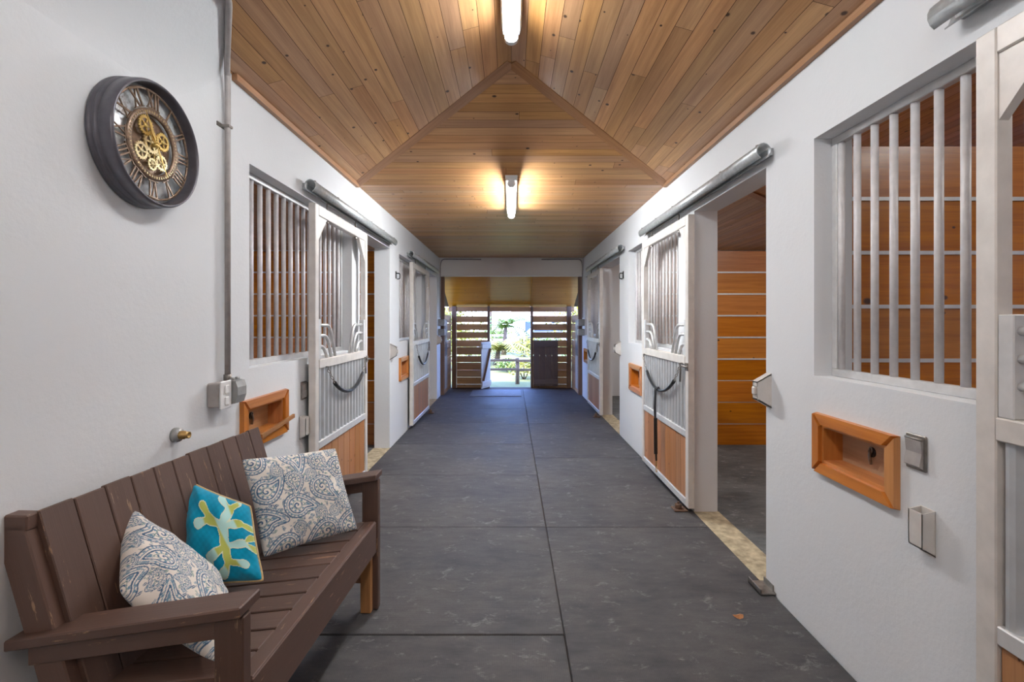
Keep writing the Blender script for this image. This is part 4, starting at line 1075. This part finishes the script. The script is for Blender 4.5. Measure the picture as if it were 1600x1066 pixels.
def palm(x, y, h, label, mt='leafy', nf=15, fl=1.5):
    rng = random.Random(int(x * 100 + y)); z = gz(x, y); o = root('palm_tree', (x, y, z)); tag(o, label, 'palm tree', 'palms beyond the garden doorway')
    MB().tube([(x, y, z - .1), (x + .06, y, z + h * .5), (x + .1, y, z + h)], [.13, .09, .08], 10).build('trunk', M['bark'], o)
    for k in range(nf):
        a = 2 * PI * k / nf + rng.uniform(-.2, .2); el = rng.uniform(.1, 1.2); m = MB(); P = []
        for j in range(8):
            t = j / 7 * fl; P.append(Vector((x + .1 + math.cos(a) * t * math.cos(el * (1 - .2 * j / 7)), y + math.sin(a) * t * math.cos(el * .9), z + h + t * math.sin(el) - .42 * t * t)))
        m.tube(P, .012, 5); sd = Vector((-math.sin(a), math.cos(a), 0))
        for j in range(1, 8):
            for sg in (-1, 1):
                for q in (0, .5):
                    p = P[j - 1].lerp(P[j], q); l = fl * .30 * (1 - .5 * j / 8); e = p + sd * sg * l + (P[j] - P[j - 1]) * .9 + Vector((0, 0, -.25 * l)); w = (P[j] - P[j - 1]).normalized() * .035
                    m.face(m.pts([p - w, p + w, e]))
        m.build('frond', M[mt], o)
def tree(x, y, h, r, mt, label):
    rng = random.Random(int(x * 31 + y)); z = gz(x, y); o = root('tree', (x, y, z)); tag(o, label, 'tree', 'trees behind the garden')
    m = MB()
    for k in range(6):
        a = rng.uniform(0, 6.28); q = r * .5; leafblob(m, (x + math.cos(a) * q, y + math.sin(a) * q, z + h * rng.uniform(.55, .9)), r * .6, r * .6, h * .22, 260, .28, rng, .2)
    m.build('crown', M[mt], o)
    MB().tube([(x, y, z - .1), (x + .05, y, z + h * .4), (x, y, z + h * .75)], [.18, .13, .06], 8).build('trunk', M['bark'], o)
palm(-0.55, 17.5, 0.55, 'low yellow-green palm just beyond the garden doorway', 'leafy2'); palm(-0.35, 21.5, 1.2, 'bright green palm behind the low palm in the garden', 'leafy'); palm(-4.6, 23.5, 1.5, 'palm seen between the slats of the end wall on the clock side', 'leafy')
palm(3.2, 21, 1.4, 'palm seen between the slats behind the dark half door', 'leafy2')
shrub(0.35, 13.6, .55, .55, 'leafy2', 'small yellow-green shrub by the dark ranch fence post'); shrub(1.0, 14.3, .5, .5, 'leafy2', 'yellow-green shrub half hidden by the slatted wall and its dark door'); shrub(-0.1, 15.4, .45, .4, 'leafy', 'low green shrub under the yellow-green palm')
shrub(-2.2, 15.8, 1.25, 2.6, 'leafy2', 'tall yellow-green shrub outside the slatted wall on the clock side', n=3000); shrub(2.3, 15.8, 1.25, 2.6, 'leafy2', 'tall yellow-green shrub outside the slatted wall with the dark door', n=3000); shrub(-6.2, 14, 1.4, 2.2, 'leafy', 'tall green shrub outside the shed wall of the clock side', n=3000); shrub(5.8, 14, 1.4, 2.2, 'leafy', 'tall green shrub outside the shed wall opposite the clock side', n=3000)
shrub(1.7, 19.2, .7, .8, 'leafy', 'green shrub in front of the pale parked car')
for i, (x, y, h, r, mt, lb) in enumerate(((-5, 31, 5, 2.6, 'leafy3', 'dark green tree behind the palms'), (-1.6, 36, 5.5, 2.6, 'leafy2', 'light tree between the palms and the white house'), (4.6, 42, 6, 3, 'leafy2', 'tall light tree behind the white house'), (9, 33, 5, 3, 'leafy', 'green tree past the white house, seen through the slats'), (-9.5, 33, 5, 3, 'leafy', 'green tree at the far edge of the garden on the clock side'))):
    tree(x, y, h, r, mt, lb)
for i_, (x, y, r, h, mt, lb) in enumerate(((-1.7, 20.2, .9, 1.3, 'leafy2', 'rounded yellow-green shrub left of the low palm, seen past the pale half door'), (0.55, 20.6, .8, .9, 'leafy2', 'bright yellow-green shrub in front of the pale car'), (1.5, 22.5, .8, .9, 'leafy', 'green shrub beside the pale car'), (-0.9, 25.8, 1.0, 1.3, 'leafy', 'green shrub behind the white rail fence'), (-3.4, 26.5, 1.4, 2.6, 'leafy2', 'tall shrub behind the white rail fence'), (-4.6, 18, 1.4, 2.4, 'leafy2', 'big yellow-green bush seen through the slats beside the corner post'), (4.4, 18, 1.4, 2.4, 'leafy2', 'big yellow-green bush seen through the slats above the dark half door'))):
    shrub(x, y, r, h, mt, lb, n=2400 if h > 2 else 700, ls=.14)
# ranch fence
fn = root('ranch_fence', (0.15, 12.55, GZ)); tag(fn, 'dark weathered post and rail fence just outside the garden doorway', 'fence')
for x in (-2.6, 0.15, 2.9): MB().tube([(x, 12.55, GZ - .1), (x + .01, 12.55, GZ + .3), (x, 12.55, 0.56)], [.055, .05, .05], 8).build('post', M['fence'], fn)
for z in (0.49, 0.26):
    for a, b in ((-2.6, 0.15), (0.15, 2.9)): MB().bar((a, 12.50, z), (b, 12.50, z + .015), 0.03, 0.06).build('rail', M['fence'], fn)
wf = root('white_fence', (-2, 24, 0)); tag(wf, 'white rail fence across the back of the garden', 'fence')
for x in (-5.2, -3.4, -1.6, 0.2): MB().box(x - .05, x + .05, 24, 24.1, gz(x, 24) - .1, 0.95).build('post', M['house'], wf)
for z in (0.60, 0.82): MB().box(-5.2, 0.2, 23.97, 24.0, z - .05, z + .05).build('rail', M['house'], wf)
hz = gz(2, 36)
hs = root('house', (3.5, 38, hz)); tag(hs, 'low white house with a tan roof beyond the garden doorway', 'house')
MB().box(0.4, 7.5, 36, 40, hz - .3, 1.9).build('wall', M['house'], hs)
MB().prism([(0.0, 35.6, 1.9), (0.0, 40.4, 1.9), (0.0, 38, 3.0)], (7.9, 0, 0)).build('roof', M['roof'], hs)
for x in (1.25, 3.2, 5.2): wn = MB().box(x - .25, x + .25, 35.95, 36.02, 0.75, 1.5).build('window', M['glass'], hs)
cr = root('car', (2.0, 27, gz(2, 27))); tag(cr, 'pale blue parked car in front of the white house', 'car'); cz = gz(2, 27)
pr = [(0, .25), (0, .75), (.7, .85), (1.2, 1.3), (2.6, 1.33), (3.2, .9), (3.9, .8), (3.95, .3)]
MB().prism([(0.15 + p, 26.2, cz + q) for p, q in pr], (0, 1.6, 0)).build('body', M['truck'], cr)
m = MB(); m.prism([(0.15 + p, 26.19, cz + q) for p, q in ((1.0, .9), (1.35, 1.22), (2.5, 1.24), (2.9, .92))], (0, -.01, 0)); m.build('window', M['glass'], cr)
for x in (.85, 3.2):
    for y in (26.25, 27.6): MB().lathe([(0, 0), (.30, 0), (.32, .03), (.32, .15), (.30, .18), (0, .18)], 20, Matrix.Translation((0.15 + x, y, cz + .30)) @ Matrix.Rotation(PI / 2, 4, 'X')).build('wheel', M['tyre'], cr)

# ------------------------------------------------------------------ light, sky, camera
w = bpy.data.worlds.new('sky'); bpy.context.scene.world = w; w.use_nodes = True; nt = w.node_tree
sky = nt.nodes.new('ShaderNodeTexSky'); sky.sky_type = 'NISHITA'; sky.sun_disc = False; sky.sun_elevation = math.radians(52); sky.sun_rotation = math.radians(200); sky.altitude = 0
bg = nt.nodes['Background']; L(nt, mix(nt, 1.0, sky.outputs[0], (0.78, 0.88, 1.35), 'MULTIPLY'), bg.inputs[0]); bg.inputs[1].default_value = 2.3
def light(name, kind, loc, rot, energy, col=(1, 1, 1), **kw):
    d = bpy.data.lights.new(name, kind); d.energy = energy; d.color = col
    for k_, v in kw.items(): setattr(d, k_, v)
    o = bpy.data.objects.new(name, d); C.objects.link(o); o.location = loc; o.rotation_euler = rot; return o
light('sun', 'SUN', (0, 20, 12), (math.radians(38), 0, math.radians(-28)), 8.5, (1, 0.90, 0.60), angle=0.01)
# the tubes' own output, then added fill lights behind the camera and in stalls
for i, (y, z, e) in enumerate(((2.06, RIDGE - 0.20, 6), (4.9, EAVE - 0.17, 30))):
    light(f'tube_light_{i+1}', 'AREA', (0, y, z), (0, 0, 0), e, (0.95, 0.98, 1.0), shape='RECTANGLE', size=0.10, size_y=1.2)
for i, (x, y, z, e, r, c) in enumerate(((0, -1.9, 2.85, 16, .06, (.95, .98, 1)), (0, -1.2, 2.85, 16, .06, (.95, .98, 1)), (0, -0.5, 2.85, 14, .06, (.95, .98, 1)))):
    light(f'rear_fill_{i+1}', 'POINT', (x, y, z), (0, 0, 0), e, c, shadow_soft_size=r)  # unseen fill without a fixture, added to brighten the near walls
for i, (x, y, e) in enumerate(((3.0, 1.0, 17), (3.0, 4.2, 23), (-3.0, 4.2, 5), (3.2, 7.8, 30), (-3.2, 7.8, 20))):
    light(f'stall_fill_{i+1}', 'AREA', (x, y, 2.85), (0, 0, 0), e, (1.0, 0.96, 0.9), shape='RECTANGLE', size=0.3, size_y=1.2)  # fill added to brighten the stall interiors, no lamp modelled

cam = bpy.data.cameras.new('camera'); co = bpy.data.objects.new('camera', cam); C.objects.link(co)
co.location = (0, 0, EYE); co.rotation_euler = (PI / 2, 0, 0)
cam.sensor_width = 36; cam.lens = 770 / 1600 * 36; cam.shift_x = 1 / 1600; cam.shift_y = -30 / 1600; cam.clip_start = 0.02
sc = bpy.context.scene; sc.camera = co
sc.view_settings.view_transform = 'Standard'; sc.view_settings.look = 'None'; sc.view_settings.gamma = 1; sc.view_settings.use_curve_mapping = False
sc.view_settings.exposure = 0.36
sc.cycles.max_bounces = 8; sc.cycles.diffuse_bounces = 5; sc.cycles.use_denoising = True
